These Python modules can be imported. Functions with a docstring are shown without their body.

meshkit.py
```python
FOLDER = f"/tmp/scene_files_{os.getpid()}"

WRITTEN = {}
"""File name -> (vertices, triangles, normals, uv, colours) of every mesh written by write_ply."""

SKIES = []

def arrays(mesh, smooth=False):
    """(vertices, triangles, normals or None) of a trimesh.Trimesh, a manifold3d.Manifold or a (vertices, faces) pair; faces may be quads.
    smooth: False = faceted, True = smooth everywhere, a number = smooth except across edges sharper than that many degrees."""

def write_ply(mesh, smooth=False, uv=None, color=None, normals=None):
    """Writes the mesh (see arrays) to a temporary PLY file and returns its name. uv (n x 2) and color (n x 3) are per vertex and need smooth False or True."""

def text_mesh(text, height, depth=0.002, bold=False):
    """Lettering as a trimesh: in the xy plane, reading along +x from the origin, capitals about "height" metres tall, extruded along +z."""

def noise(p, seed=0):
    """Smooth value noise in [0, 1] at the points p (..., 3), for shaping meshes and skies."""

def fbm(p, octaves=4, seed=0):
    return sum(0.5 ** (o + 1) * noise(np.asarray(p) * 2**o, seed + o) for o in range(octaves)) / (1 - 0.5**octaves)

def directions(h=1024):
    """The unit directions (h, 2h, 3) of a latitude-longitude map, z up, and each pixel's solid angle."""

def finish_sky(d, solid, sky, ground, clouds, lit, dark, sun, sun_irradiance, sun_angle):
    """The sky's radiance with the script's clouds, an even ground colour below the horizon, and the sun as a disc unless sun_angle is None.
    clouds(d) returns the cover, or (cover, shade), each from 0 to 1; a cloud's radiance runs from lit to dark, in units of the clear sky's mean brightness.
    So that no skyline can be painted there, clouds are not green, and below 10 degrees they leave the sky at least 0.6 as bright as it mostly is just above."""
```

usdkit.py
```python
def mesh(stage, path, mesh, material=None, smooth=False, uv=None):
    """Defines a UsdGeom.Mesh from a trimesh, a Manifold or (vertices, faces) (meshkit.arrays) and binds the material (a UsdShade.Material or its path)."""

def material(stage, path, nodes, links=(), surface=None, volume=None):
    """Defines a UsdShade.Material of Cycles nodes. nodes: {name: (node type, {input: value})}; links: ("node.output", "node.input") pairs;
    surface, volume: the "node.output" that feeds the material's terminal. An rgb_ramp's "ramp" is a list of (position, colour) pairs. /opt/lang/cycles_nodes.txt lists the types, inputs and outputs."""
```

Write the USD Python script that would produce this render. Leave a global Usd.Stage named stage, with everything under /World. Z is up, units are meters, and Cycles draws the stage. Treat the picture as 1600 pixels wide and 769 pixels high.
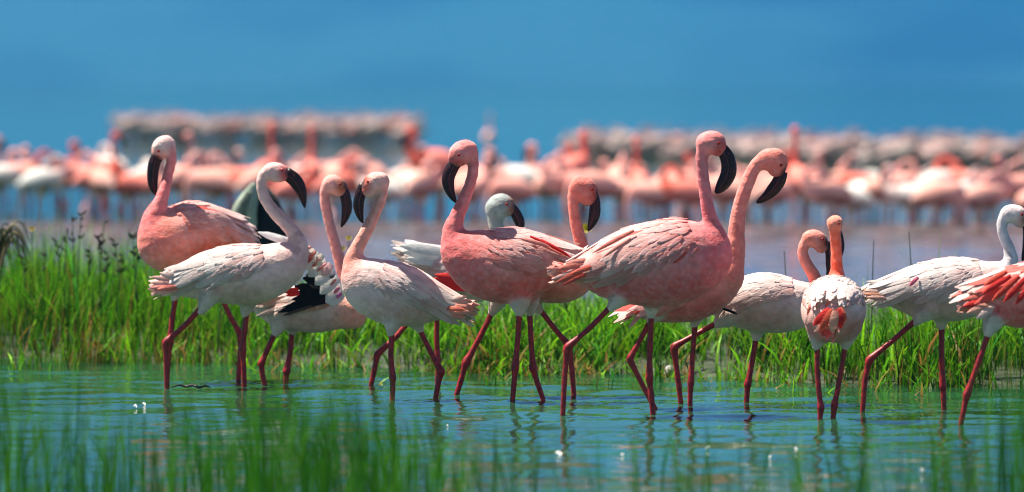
import math, random
import numpy as np
import usdkit, meshkit
from scipy.interpolate import PchipInterpolator
from scipy.ndimage import map_coordinates
from pxr import Usd, UsdGeom, UsdLux, UsdShade, Gf, Sdf, Vt

stage = Usd.Stage.CreateInMemory()
UsdGeom.SetStageUpAxis(stage, 'Z')
UsdGeom.SetStageMetersPerUnit(stage, 1.0)
UsdGeom.Xform.Define(stage, '/World')
UsdGeom.Scope.Define(stage, '/World/Looks')

# ---------------------------------------------------------------- camera
FPX, CAM_H, HORIZON = 7270.0, 1.03, 130.0        # long lens, low beside the lake
cam = UsdGeom.Camera.Define(stage, '/World/camera')
cam.AddTranslateOp().Set(Gf.Vec3d(0, 0, CAM_H))
cam.AddRotateXOp().Set(90)
cam.CreateHorizontalApertureAttr(36.0)
cam.CreateFocalLengthAttr(36.0 * FPX / 1600)
cam.CreateVerticalApertureOffsetAttr(-(384.5 - HORIZON) / 1600 * 36.0)
cam.CreateFStopAttr(2.4)
cam.CreateFocusDistanceAttr(14.9)
cam.CreateClippingRangeAttr(Gf.Vec2f(0.1, 30000))
cam.CreateExposureAttr(1.27)

# ---------------------------------------------------------------- light
SUN = np.array([-0.42, 0.13, 0.89]); SUN /= np.linalg.norm(SUN)
SUN_EL, SUN_ROT = math.asin(SUN[2]), math.atan2(SUN[0], SUN[1])
mat = lambda name, nodes, links=(), surface=None, volume=None: usdkit.material(stage, '/World/Looks/' + name, nodes, links, surface, volume)
sky_m = mat('sky_look', {'t': ('sky_texture', {'sky_type': 'single_scattering', 'sun_disc': False, 'sun_elevation': SUN_EL, 'sun_rotation': SUN_ROT,
                                              'air_density': 0.5, 'aerosol_density': 0.7, 'ozone_density': 0.6}),
                         'b': ('background_shader', {'strength': 0.05})}, [('t.color', 'b.color')], surface='b.background')
dome = UsdLux.DomeLight.Define(stage, '/World/sky')
UsdShade.MaterialBindingAPI.Apply(dome.GetPrim()).Bind(sky_m)
sun = UsdLux.DistantLight.Define(stage, '/World/sun')
sun.CreateNormalizeAttr(True); sun.CreateIntensityAttr(1.25); sun.CreateAngleAttr(0.5); sun.CreateColorAttr(Gf.Vec3f(1.0, 0.93, 0.82))
zax = Gf.Vec3d(*map(float, SUN))
sun.AddTransformOp().Set(Gf.Matrix4d().SetRotate(Gf.Rotation(Gf.Vec3d(0, 0, 1), zax)))

# ---------------------------------------------------------------- helpers
rng = np.random.default_rng(7)
used = {}


def numbered(name, parent='/World'):
    k = used.get((parent, name), 0); used[(parent, name)] = k + 1
    return f'{parent}/{name}' if k == 0 else f'{parent}/{name}_{k:03d}'


def tag(prim, label=None, cat=None, group=None, kind=None):
    p = prim.GetPrim() if hasattr(prim, 'GetPrim') else prim
    for k, v in (('label', label), ('category', cat), ('group', group), ('kind', kind)):
        if v: p.SetCustomDataByKey(k, v)
    return p


def thing(name, label, cat, loc, group=None, kind=None):
    x = UsdGeom.Xform.Define(stage, numbered(name))
    x.AddTranslateOp().Set(Gf.Vec3d(*map(float, loc)))
    return tag(x, label, cat, group, kind)


def obj(name, v, f, m, parent=None, col=None, smooth=True):
    """One Mesh prim; v are world points less the parent's base (see bird())."""
    path = numbered(name, str(parent.GetPath()) if parent is not None else '/World')
    g = usdkit.mesh(stage, path, (v, f), m, smooth=smooth)
    if col is not None:
        col = np.broadcast_to(np.asarray(col, np.float32), (len(v), 3))
        UsdGeom.PrimvarsAPI(g).CreatePrimvar('Col', Sdf.ValueTypeNames.Color3fArray, 'vertex').Set(Vt.Vec3fArray.FromNumpy(np.ascontiguousarray(col, dtype=np.float32)))
    return g.GetPrim()


def P(px, py, d):
    """The world point seen at a pixel of the photograph at depth d."""
    return np.array([(px - 800) / FPX * d, d, CAM_H - (py - HORIZON) / FPX * d])


def mix(a, b, t):
    return np.asarray(a) * (1 - t) + np.asarray(b) * t


def tube(pts, rad, n=10, flat=1.0, cap=True):
    """Swept tube; flat scales the cross-section along world y."""
    pts, rad = np.asarray(pts, float), np.asarray(rad, float)
    tan = np.gradient(pts, axis=0); tan /= np.linalg.norm(tan, axis=1, keepdims=True) + 1e-12
    ref = np.array([0, 1.0, 0]); a = np.cross(tan, ref)
    bad = np.linalg.norm(a, axis=1) < 0.2
    a[bad] = np.cross(tan[bad], [1.0, 0, 0])
    a /= np.linalg.norm(a, axis=1, keepdims=True); b = np.cross(tan, a)
    ph = np.arange(n) / n * 2 * math.pi
    v = pts[:, None] + rad[:, None, None] * (np.cos(ph)[None, :, None] * a[:, None] + flat * np.sin(ph)[None, :, None] * b[:, None])
    v = v.reshape(-1, 3); m = len(pts); f = []
    i = np.arange(m - 1)[:, None] * n; j = np.arange(n)[None]; k = (j + 1) % n
    f = np.concatenate([np.stack([i + j, i + k, i + n + k], -1).reshape(-1, 3), np.stack([i + j, i + n + k, i + n + j], -1).reshape(-1, 3)])
    if cap:
        c0, c1 = len(v), len(v) + 1
        v = np.vstack([v, pts[0], pts[-1]])
        q = np.arange(n)
        f = np.vstack([f, np.stack([np.full(n, c0), (q + 1) % n, q], 1), np.stack([np.full(n, c1), (m - 1) * n + q, (m - 1) * n + (q + 1) % n], 1)])
    return v, f


def spline(cp, n):
    """Smooth resampling of control rows (x, y, z, r)."""
    cp = np.asarray(cp, float)
    s = np.concatenate([[0], np.cumsum(np.linalg.norm(np.diff(cp[:, :3], axis=0), axis=1) + 1e-6)])
    return PchipInterpolator(s / s[-1], cp, axis=0)(np.linspace(0, 1, n))


def catmull(cp, n):
    cp = np.asarray(cp, float)
    if len(cp) < 3: return spline(cp, n)
    from scipy.interpolate import CubicSpline
    s = np.concatenate([[0], np.cumsum(np.sqrt(np.linalg.norm(np.diff(cp[:, :3], axis=0), axis=1)) + 1e-6)])
    s /= s[-1]; t = np.linspace(0, 1, n)
    return np.column_stack([CubicSpline(s, cp[:, :3], bc_type='natural')(t), PchipInterpolator(s, cp[:, 3])(t)])


def chain_sdf(p, ch, sy=1.0):
    """Distance of the points p to a chain of round cones."""
    out = np.full(len(p), 1e3)
    yc = ch[:, 1].mean()
    q = p.copy(); c = ch.copy()
    q[:, 1] = (q[:, 1] - yc) / sy; c[:, 1] = (c[:, 1] - yc) / sy
    P0 = q.min(0), q.max(0)
    for a, b in zip(c[:-1], c[1:]):
        d = b[:3] - a[:3]; L = d @ d + 1e-12
        lo = np.minimum(a[:3] - a[3], b[:3] - b[3]) - 0.05; hi = np.maximum(a[:3] + a[3], b[:3] + b[3]) + 0.05
        k = np.flatnonzero(((q > lo) & (q < hi)).all(1))
        if not len(k): continue
        w = q[k] - a[:3]; t = np.clip(w @ d / L, 0, 1)
        out[k] = np.minimum(out[k], np.linalg.norm(w - t[:, None] * d, axis=1) - (a[3] + t * (b[3] - a[3])))
    return out


def smin(a, b, k):
    h = np.clip(0.5 + 0.5 * (b - a) / k, 0, 1)
    return b * (1 - h) + a * h - k * h * (1 - h)


def surface_nets(fn, lo, hi, h):
    n = np.ceil((hi - lo) / h).astype(int) + 1
    g = np.stack(np.meshgrid(*[lo[i] + h * np.arange(n[i]) for i in range(3)], indexing='ij'), -1)
    D = fn(g.reshape(-1, 3)).reshape(n)
    S = D < 0
    c = np.zeros(n - 1, int)
    for i, j, k in np.ndindex(2, 2, 2):
        c += S[i:n[0] - 1 + i, j:n[1] - 1 + j, k:n[2] - 1 + k]
    act = (c > 0) & (c < 8)
    idx = np.full(n - 1, -1); cells = np.argwhere(act); idx[act] = np.arange(len(cells))
    acc, cnt = np.zeros((len(cells), 3)), np.zeros(len(cells))
    corners = list(np.ndindex(2, 2, 2))
    for a in corners:
        for ax in range(3):
            if a[ax]: continue
            b = list(a); b[ax] = 1
            ca, cb = cells + a, cells + b
            da, db = D[tuple(ca.T)], D[tuple(cb.T)]
            m = (da < 0) != (db < 0)
            t = np.where(m, da / np.where(m, da - db, 1), 0)
            pt = ca + t[:, None] * (np.array(b) - a)
            acc[m] += pt[m]; cnt[m] += 1
    v = lo + h * acc / cnt[:, None]
    F = []
    for ax in range(3):
        u, w = (ax + 1) % 3, (ax + 2) % 3
        sl = [slice(1, -1)] * 3; sl[ax] = slice(0, -1)
        s2 = [slice(1, -1)] * 3; s2[ax] = slice(1, None)
        A, B = S[tuple(sl)], S[tuple(s2)]
        off = np.ones(3, int); off[ax] = 0
        e = np.argwhere(A != B) + off
        flip = A[A != B]
        def cell(du, dw):
            q = e.copy(); q[:, u] += du; q[:, w] += dw
            return idx[tuple(q.T)]
        q = np.stack([cell(-1, -1), cell(0, -1), cell(0, 0), cell(-1, 0)], 1)
        q[~flip] = q[~flip][:, ::-1]
        F += [q[:, [0, 1, 2]], q[:, [0, 2, 3]]]
    return v, np.vstack(F), D


# ---------------------------------------------------------------- materials
def feather_mat(name, bump_scale, bump, rough, stretch=(1, 1, 1), translucent=0.0):
    nodes = {'a': ('attribute', {'attribute': 'Col'}), 'g': ('geometry', {}), 'mp': ('mapping', {'mapping_type': 'point', 'scale': stretch}),
             'n': ('noise_texture', {'scale': bump_scale, 'detail': 3.0}), 'n2': ('noise_texture', {'scale': 24.0, 'detail': 3.0}),
             'r': ('map_range', {'from_min': 0.3, 'from_max': 0.7, 'to_min': 0.82, 'to_max': 1.1}),
             'm': ('mix', {'mix_type': 'multiply', 'fac': 1.0}), 'b': ('bump', {'strength': bump, 'distance': 0.004}),
             'p': ('principled_bsdf', {'roughness': rough, 'specular_ior_level': 0.25, 'sheen_weight': 0.15, 'sheen_roughness': 0.5})}
    links = [('g.position', 'mp.vector'), ('mp.vector', 'n.vector'), ('g.position', 'n2.vector'), ('n2.fac', 'r.value'), ('a.color', 'm.color1'), ('r.result', 'm.color2'),
             ('m.color', 'p.base_color'), ('n.fac', 'b.height'), ('b.normal', 'p.normal')]
    if translucent:
        nodes |= {'t': ('translucent_bsdf', {}), 'x': ('mix_closure', {'fac': translucent})}
        return mat(name, nodes, links + [('m.color', 't.color'), ('p.BSDF', 'x.closure1'), ('t.BSDF', 'x.closure2')], surface='x.closure')
    return mat(name, nodes, links, surface='p.BSDF')


BODY = feather_mat('plumage', 110.0, 0.5, 0.75, (1.0, 1.0, 1.5))
FEATHER = feather_mat('feather_vanes', 220.0, 0.35, 0.7, (0.5, 1, 1), 0.12)
FAR = mat('far_plumage', {'a': ('attribute', {'attribute': 'Col'}), 'p': ('principled_bsdf', {'roughness': 0.8, 'specular_ior_level': 0.1})}, [('a.color', 'p.base_color')], surface='p.BSDF')
BILL = mat('bill_horn', {'g': ('geometry', {}), 'n': ('noise_texture', {'scale': 60.0}), 'r': ('rgb_ramp', {'ramp': [(0.35, (0.006, 0.004, 0.005)), (0.75, (0.055, 0.010, 0.014))]}),
                         'b': ('bump', {'strength': 0.25, 'distance': 0.003}), 'p': ('principled_bsdf', {'roughness': 0.42, 'specular_ior_level': 0.35})},
           [('g.position', 'n.vector'), ('n.fac', 'r.fac'), ('r.color', 'p.base_color'), ('n.fac', 'b.height'), ('b.normal', 'p.normal')], surface='p.BSDF')
GAPE = mat('bill_gape', {'p': ('principled_bsdf', {'base_color': (0.16, 0.03, 0.035), 'roughness': 0.5})}, surface='p.BSDF')
LEG = mat('leg_skin', {'g': ('geometry', {}), 'n': ('noise_texture', {'scale': 70.0, 'detail': 4.0}), 'r': ('rgb_ramp', {'ramp': [(0.3, (0.12, 0.006, 0.008)), (0.7, (0.44, 0.018, 0.022))]}),
                       'b': ('bump', {'strength': 0.5, 'distance': 0.002}), 'p': ('principled_bsdf', {'roughness': 0.45})},
          [('g.position', 'n.vector'), ('n.fac', 'r.fac'), ('r.color', 'p.base_color'), ('n.fac', 'b.height'), ('b.normal', 'p.normal')], surface='p.BSDF')
EYE = mat('eye_iris', {'p': ('principled_bsdf', {'base_color': (0.40, 0.015, 0.008), 'roughness': 0.12})}, surface='p.BSDF')
PUPIL = mat('eye_pupil', {'p': ('principled_bsdf', {'base_color': (0.01, 0.005, 0.005), 'roughness': 0.1})}, surface='p.BSDF')
blade_nodes = {'a': ('attribute', {'attribute': 'Col'}), 'p': ('principled_bsdf', {'roughness': 0.5, 'specular_ior_level': 0.18}), 't': ('translucent_bsdf', {}),
               'x': ('mix_closure', {'fac': 0.42})}
blade_links = [('a.color', 'p.base_color'), ('a.color', 't.color'), ('p.BSDF', 'x.closure1'), ('t.BSDF', 'x.closure2')]
BLADE = mat('grass_blade', blade_nodes, blade_links, surface='x.closure')
STALK = mat('rush_stem', {'p': ('principled_bsdf', {'base_color': (0.025, 0.05, 0.015), 'roughness': 0.6})}, surface='p.BSDF')
SEED = mat('seed_head', {'p': ('principled_bsdf', {'base_color': (0.03, 0.028, 0.015), 'roughness': 0.9})}, surface='p.BSDF')
PETAL = mat('yellow_petal', {'p': ('principled_bsdf', {'base_color': (0.75, 0.55, 0.02), 'roughness': 0.6})}, surface='p.BSDF')
WATER = mat('lake_water', {'g': ('geometry', {}), 'n2': ('noise_texture', {'scale': 30.0, 'detail': 2.0}), 'b': ('bump', {'strength': 0.35, 'distance': 0.003}), 'n3': ('noise_texture', {'scale': 1.2, 'detail': 3.0}),
                           'r': ('rgb_ramp', {'ramp': [(0.3, (0.009, 0.046, 0.020)), (0.7, (0.016, 0.088, 0.042))]}), 'p': ('principled_bsdf', {'roughness': 0.04, 'ior': 1.333})},
            [('g.position', 'n2.vector'), ('n2.fac', 'b.height'), ('b.normal', 'p.normal'), ('g.position', 'n3.vector'), ('n3.fac', 'r.fac'), ('r.color', 'p.base_color')], surface='p.BSDF')
MUD = mat('wet_mud', {'g': ('geometry', {}), 'n': ('noise_texture', {'scale': 3.0, 'detail': 5.0}), 'n2': ('noise_texture', {'scale': 14.0, 'detail': 4.0}),
                      'r': ('rgb_ramp', {'ramp': [(0.35, (0.050, 0.040, 0.040)), (0.65, (0.14, 0.115, 0.112))]}), 'rr': ('map_range', {'from_min': 0.35, 'from_max': 0.65, 'to_min': 0.05, 'to_max': 0.30}),
                      'b': ('bump', {'strength': 0.2, 'distance': 0.01}), 'p': ('principled_bsdf', {})},
          [('g.position', 'n.vector'), ('g.position', 'n2.vector'), ('n.fac', 'r.fac'), ('r.color', 'p.base_color'), ('n.fac', 'rr.value'), ('rr.result', 'p.roughness'), ('n2.fac', 'b.height'), ('b.normal', 'p.normal')], surface='p.BSDF')
SOIL = mat('bank_soil', {'g': ('geometry', {}), 'n': ('noise_texture', {'scale': 18.0, 'detail': 5.0}), 'r': ('rgb_ramp', {'ramp': [(0.3, (0.012, 0.026, 0.006)), (0.7, (0.045, 0.055, 0.016))]}),
                         'b': ('bump', {'strength': 0.7, 'distance': 0.02}), 'p': ('principled_bsdf', {'roughness': 0.6})},
           [('g.position', 'n.vector'), ('n.fac', 'r.fac'), ('r.color', 'p.base_color'), ('n.fac', 'b.height'), ('b.normal', 'p.normal')], surface='p.BSDF')
HILL = mat('hill_scrub', {'g': ('geometry', {}), 'n': ('noise_texture', {'scale': 0.003, 'detail': 3.0}), 'r': ('rgb_ramp', {'ramp': [(0.40, (0.002, 0.012, 0.010)), (0.60, (0.025, 0.085, 0.072))]}),
                          'p': ('principled_bsdf', {'roughness': 0.9})}, [('g.position', 'n.vector'), ('n.fac', 'r.fac'), ('r.color', 'p.base_color')], surface='p.BSDF')
WHITE_F = mat('floating_down', {'p': ('principled_bsdf', {'base_color': (0.8, 0.8, 0.78), 'roughness': 0.8})}, surface='p.BSDF')
STONE = mat('pale_stone', {'g': ('geometry', {}), 'n': ('noise_texture', {'scale': 40.0, 'detail': 4.0}), 'r': ('rgb_ramp', {'ramp': [(0.3, (0.25, 0.24, 0.22)), (0.7, (0.6, 0.58, 0.55))]}),
                           'p': ('principled_bsdf', {'roughness': 0.8})}, [('g.position', 'n.vector'), ('n.fac', 'r.fac'), ('r.color', 'p.base_color')], surface='p.BSDF')
DARKWOOD = mat('wet_stick', {'p': ('principled_bsdf', {'base_color': (0.02, 0.015, 0.01), 'roughness': 0.5})}, surface='p.BSDF')

# ---------------------------------------------------------------- how each near flamingo stands (photograph pixels: x, y, radius[, metres away from the camera])
PINK, PALE, WHITE, CORAL, RED = (0.86, 0.34, 0.33), (0.87, 0.62, 0.58), (0.86, 0.82, 0.79), (0.84, 0.20, 0.15), (0.82, 0.035, 0.028)
BLACK = (0.006, 0.006, 0.007)
WPINK = dict(breast=(0.78, 0.16, 0.15), back=(0.86, 0.46, 0.42), belly=(0.64, 0.12, 0.10), rump=(0.84, 0.42, 0.36), neck0=(0.78, 0.15, 0.15), neck1=(0.84, 0.22, 0.22), head=(0.86, 0.26, 0.25), face=(0.62, 0.08, 0.07))  # belly tones: deeper plumage plus underside shade painted into the colour
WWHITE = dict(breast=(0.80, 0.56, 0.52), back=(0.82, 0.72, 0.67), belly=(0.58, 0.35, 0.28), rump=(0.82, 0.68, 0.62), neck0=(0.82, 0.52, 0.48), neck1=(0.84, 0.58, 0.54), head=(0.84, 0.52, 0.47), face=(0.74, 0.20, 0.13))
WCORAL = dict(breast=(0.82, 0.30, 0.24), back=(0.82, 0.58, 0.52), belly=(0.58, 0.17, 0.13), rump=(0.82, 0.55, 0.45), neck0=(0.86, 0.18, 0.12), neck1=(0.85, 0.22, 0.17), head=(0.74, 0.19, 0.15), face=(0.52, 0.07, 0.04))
f_pink = [(0, (0.87, 0.58, 0.54)), (0.4, (0.87, 0.54, 0.50)), (1, (0.86, 0.36, 0.32))]
f_white = [(0, (0.82, 0.76, 0.71)), (0.6, (0.82, 0.74, 0.69)), (1, (0.84, 0.62, 0.57))]
BIRDS = [
 ('pink flamingo facing left at the far left, rounded red breast, pale crown, hook bill down', 597, dict(
    body=[(374, 376, 10, .14), (352, 368, 26, .11), (325, 363, 40, .07), (293, 365, 48, .03), (266, 377, 47, -.01), (256, 384, 38, -.03)],
    neck=[(250, 375, 30, -.03), (241, 345, 19, -.03), (249, 322, 13, -.03), (257, 298, 10, -.02), (263, 272, 8.5), (268, 245, 8.5), (263, 228, 11)],
    head=[(259, 226, 14.5), (254, 229, 15.5), (249, 240, 11)],
    bill=[(247, 243, 9.5), (241, 256, 10), (238.5, 272, 9.5), (239, 288, 8), (244, 306, 2)], eye=(247, 238),
    legs=[[(282, 430, 0), (274, 465, 6), (270, 500, 5), (267, 533, 7.5), (264, 560, 5), (262, 600, 4.5)], [(330, 430, 0), (345, 466, 6), (360, 498, 5), (376, 526, 8), (374, 560, 5), (371, 601, 4.5)]],
    col=WPINK | dict(breast=(0.84, 0.24, 0.17), belly=(0.72, 0.13, 0.07), head=(0.84, 0.62, 0.58), face=(0.80, 0.30, 0.26)), wing=dict(cols=f_pink, tip=0.58, red=0.03, u0=0.06, u1=0.66, deg=95), tail=dict(n=4, L=0.03))),
 ('white flamingo stretching its S-shaped neck to the right, black bill open above the grass', 606, dict(
    body=[(262, 447, 9), (280, 444, 18), (308, 436, 31), (340, 431, 41), (376, 430, 47), (412, 426, 44), (442, 415, 34)],
    neck=[(448, 408, 28), (463, 396, 19), (466, 382, 14.5), (457, 362, 12), (437, 340, 11), (418, 317, 10), (409, 293, 9), (412, 274, 9.5), (424, 266, 12)],
    head=[(426, 269, 14), (434, 270, 15.5), (443, 272, 11)],
    bill=[(446, 271, 10), (457, 278, 11.5), (466, 289, 11), (472, 303, 8), (476, 325, 1.8)], eye=(444, 263),
    legs=[[(332, 455, 0), (315, 486, 6.5), (290, 508, 5), (260, 534, 8), (261, 565, 5), (262, 608, 4.5)], [(390, 460, 0), (382, 492, 6.5), (381, 520, 5.5), (378, 548, 7.5), (380, 575, 5), (381, 607, 4.5)]],
    col=WWHITE | dict(neck0=(0.80, 0.48, 0.44), neck1=(0.82, 0.50, 0.46), head=(0.82, 0.48, 0.44), face=(0.72, 0.12, 0.12)), wing=dict(cols=f_white, red=0.0, root=0.14), tail=dict(n=8, L=0.045, cols=[(0.86, 0.55, 0.48), (0.86, 0.40, 0.33)]),
    loose=[(278, 441, 239, 432, 9, (0.86, 0.5, 0.44), -.03), (278, 445, 236, 441, 9, (0.86, 0.42, 0.36), -.035), (278, 450, 238, 449, 10, (0.84, 0.3, 0.25), -.04), (278, 453, 243, 458, 9, (0.86, 0.45, 0.38), -.04), (280, 438, 250, 426, 9, (0.85, 0.62, 0.56), -.03), (284, 436, 262, 425, 9, (0.85, 0.66, 0.6), -.025), (280, 448, 248, 452, 9, (0.82, 0.24, 0.18), -.045)])),
 ('white flamingo with raised wing baring black flight feathers, beside two facing necks', 602, dict(
    body=[(404, 478, 12), (420, 480, 21), (450, 482, 33), (490, 484, 36), (525, 487, 28), (550, 492, 20)],
    neck=[(552, 492, 20, .02), (562, 484, 14, .05), (553, 456, 12, .06), (536, 428, 11, .06), (526, 395, 9.5, .06), (515, 355, 8.5, .06), (507, 318, 8.5, .06), (508, 296, 9.5, .06), (516, 286, 12, .06)],
    head=[(517, 289, 14, .06), (524, 291, 15, .06), (530, 297, 11, .06)],
    bill=[(533, 291, 6.5, .06), (538, 306, 9, .06), (541, 324, 9, .06), (538, 341, 6.5, .06), (532, 356, 1.6, .06)], eye=(534, 287),
    legs=[[(440, 495, 0), (431, 520, 6), (420, 543, 5), (409, 567, 7), (411, 585, 5), (416, 606, 4.5)], [(455, 495, 0), (457, 520, 6), (453, 550, 5), (447, 582, 8), (446, 595, 5), (446, 608, 4.5)]],
    col=WWHITE | dict(neck0=(0.80, 0.26, 0.23), neck1=(0.83, 0.33, 0.29), head=(0.84, 0.42, 0.36), face=(0.50, 0.13, 0.05), breast=(0.84, 0.36, 0.24)), wing=dict(cols=f_white, red=0.0, root=0.14, u1=0.7, deg=80), tail=dict(n=5, L=0.03, cols=[(0.75, 0.45, 0.28), (0.8, 0.72, 0.66)]),
    loose=[(515, 452, 462, 446, 15, BLACK, -.085), (516, 458, 464, 456, 15, BLACK, -.085), (515, 463, 458, 466, 14, BLACK, -.085), (517, 444, 475, 433, 16, BLACK, -.085), (512, 435, 480, 428, 15, BLACK, -.085), (515, 466, 447, 478, 12, BLACK, -.085), (516, 468, 436, 487, 9, BLACK, -.085), (514, 470, 440, 483, 8, BLACK, -.085), (505, 470, 445, 492, 7, (0.1, 0.06, 0.05), -.085),
      (468, 452, 446, 456, 9, RED, -.086), (470, 458, 449, 461, 7, RED, -.086),
      (536, 445, 512, 472, 20, WHITE, -.090), (538, 458, 516, 474, 18, WHITE, -.090), (530, 432, 503, 458, 20, WHITE, -.090), (522, 420, 495, 444, 20, WHITE, -.090), (513, 408, 484, 431, 20, WHITE, -.090), (502, 397, 473, 420, 20, WHITE, -.090), (490, 388, 462, 414, 20, WHITE, -.090), (478, 382, 455, 410, 18, WHITE, -.090), (520, 412, 505, 430, 16, (0.85, 0.5, 0.5), -.091),
      (507, 398, 492, 416, 12, (0.82, 0.74, 0.6), -.092), (495, 390, 482, 405, 12, (0.82, 0.70, 0.6), -.092), (486, 394, 478, 404, 4, (0.84, 0.14, 0.10), -.093), (492, 401, 484, 411, 4, (0.84, 0.14, 0.10), -.093), (499, 409, 490, 418, 4, (0.84, 0.14, 0.10), -.093), (506, 417, 498, 425, 3, (0.84, 0.14, 0.10), -.093), (528, 436, 519, 447, 3, (0.84, 0.14, 0.10), -.093), (533, 449, 524, 459, 6, (0.8, 0.2, 0.3), -.093), (536, 458, 528, 466, 6, (0.7, 0.15, 0.4), -.093), (525, 428, 518, 436, 7, (0.1, 0.1, 0.14), -.093),
      (489, 386, 474, 398, 5, (0.85, 0.3, 0.24), -.093), (496, 394, 484, 406, 5, (0.85, 0.22, 0.16), -.093), (503, 404, 494, 414, 4, (0.85, 0.35, 0.3), -.093), (512, 412, 505, 420, 4, (0.85, 0.3, 0.28), -.093), (470, 388, 402, 366, 13, (0.78, 0.82, 0.82), .03), (470, 390, 425, 372, 14, (0.78, 0.80, 0.8), .028), (480, 392, 440, 374, 12, (0.78, 0.80, 0.8), .026)])),
 ('white flamingo facing left with coral cheeks, slanting neck, wings folded over a frayed pink tail', 625, dict(
    body=[(716, 481, 11), (700, 478, 17), (676, 474, 28), (648, 467, 41), (616, 460, 49), (586, 450, 46), (566, 438, 30)],
    neck=[(562, 436, 26), (552, 412, 16), (558, 388, 11.5), (573, 360, 10.5), (587, 331, 9.5), (597, 303, 9), (597, 284, 11)],
    head=[(594, 283, 14), (586, 285, 16), (577, 296, 13)],
    bill=[(569, 288, 7), (563, 304, 9), (560, 320, 9), (562, 335, 6.5), (567, 349, 1.8)], eye=(570, 282),
    legs=[[(616, 490, 0), (611, 520, 6.5), (611, 555, 5), (614, 590, 7), (614, 606, 5), (613, 628, 4.5)], [(642, 490, 0), (656, 516, 6), (672, 550, 5), (689, 582, 8.5), (684, 603, 5), (679, 630, 4.5)]],
    col=WWHITE | dict(neck0=(0.86, 0.27, 0.20), neck1=(0.84, 0.38, 0.31), head=(0.84, 0.46, 0.40), face=(0.85, 0.10, 0.05)), wing=dict(cols=f_white, red=0.0, root=0.14, len=1.05), tail=dict(n=9, L=0.05, cols=[(0.86, 0.50, 0.40), (0.84, 0.36, 0.28)]),
    loose=[(698, 474, 738, 470, 10, (0.86, 0.5, 0.42), -.03), (696, 479, 742, 479, 10, (0.85, 0.36, 0.26), -.035), (696, 484, 740, 488, 10, (0.86, 0.42, 0.32), -.04), (694, 489, 727, 495, 9, (0.85, 0.36, 0.26), -.035), (700, 470, 730, 463, 9, (0.86, 0.6, 0.52), -.025), (698, 481, 728, 484, 8, (0.82, 0.22, 0.14), -.042)])),
 ('pale grey-headed flamingo mostly hidden behind a pink one, white wing tip and red feathers showing', 600, dict(
    body=[(640, 400, 10), (662, 408, 22), (695, 422, 36), (730, 430, 44), (762, 428, 34)],
    neck=[(768, 424, 28), (782, 405, 17), (784, 385, 13), (778, 362, 12), (774, 342, 13), (778, 326, 16)],
    head=[(777, 326, 19), (783, 321, 19), (792, 326, 13)],
    bill=[(797, 323, 7), (804, 331, 9), (810, 342, 9), (813, 354, 7), (808, 368, 2)], eye=(794, 318),
    legs=[[(668, 455, 0), (648, 500, 6), (620, 525, 5), (590, 553, 7), (586, 575, 5), (580, 602, 4.5)], [(685, 455, 0), (681, 495, 6), (682, 530, 5), (684, 565, 7), (684, 580, 5), (683, 602, 4.5)]],
    col=WWHITE | dict(neck0=(0.45, 0.45, 0.43), neck1=(0.34, 0.37, 0.35), head=(0.33, 0.38, 0.36), face=(0.3, 0.10, 0.06), back=(0.8, 0.8, 0.75)), wing=dict(cols=[(0, (0.78, 0.80, 0.76)), (1, (0.78, 0.78, 0.74))], red=0.0), tail=dict(n=0),
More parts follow.
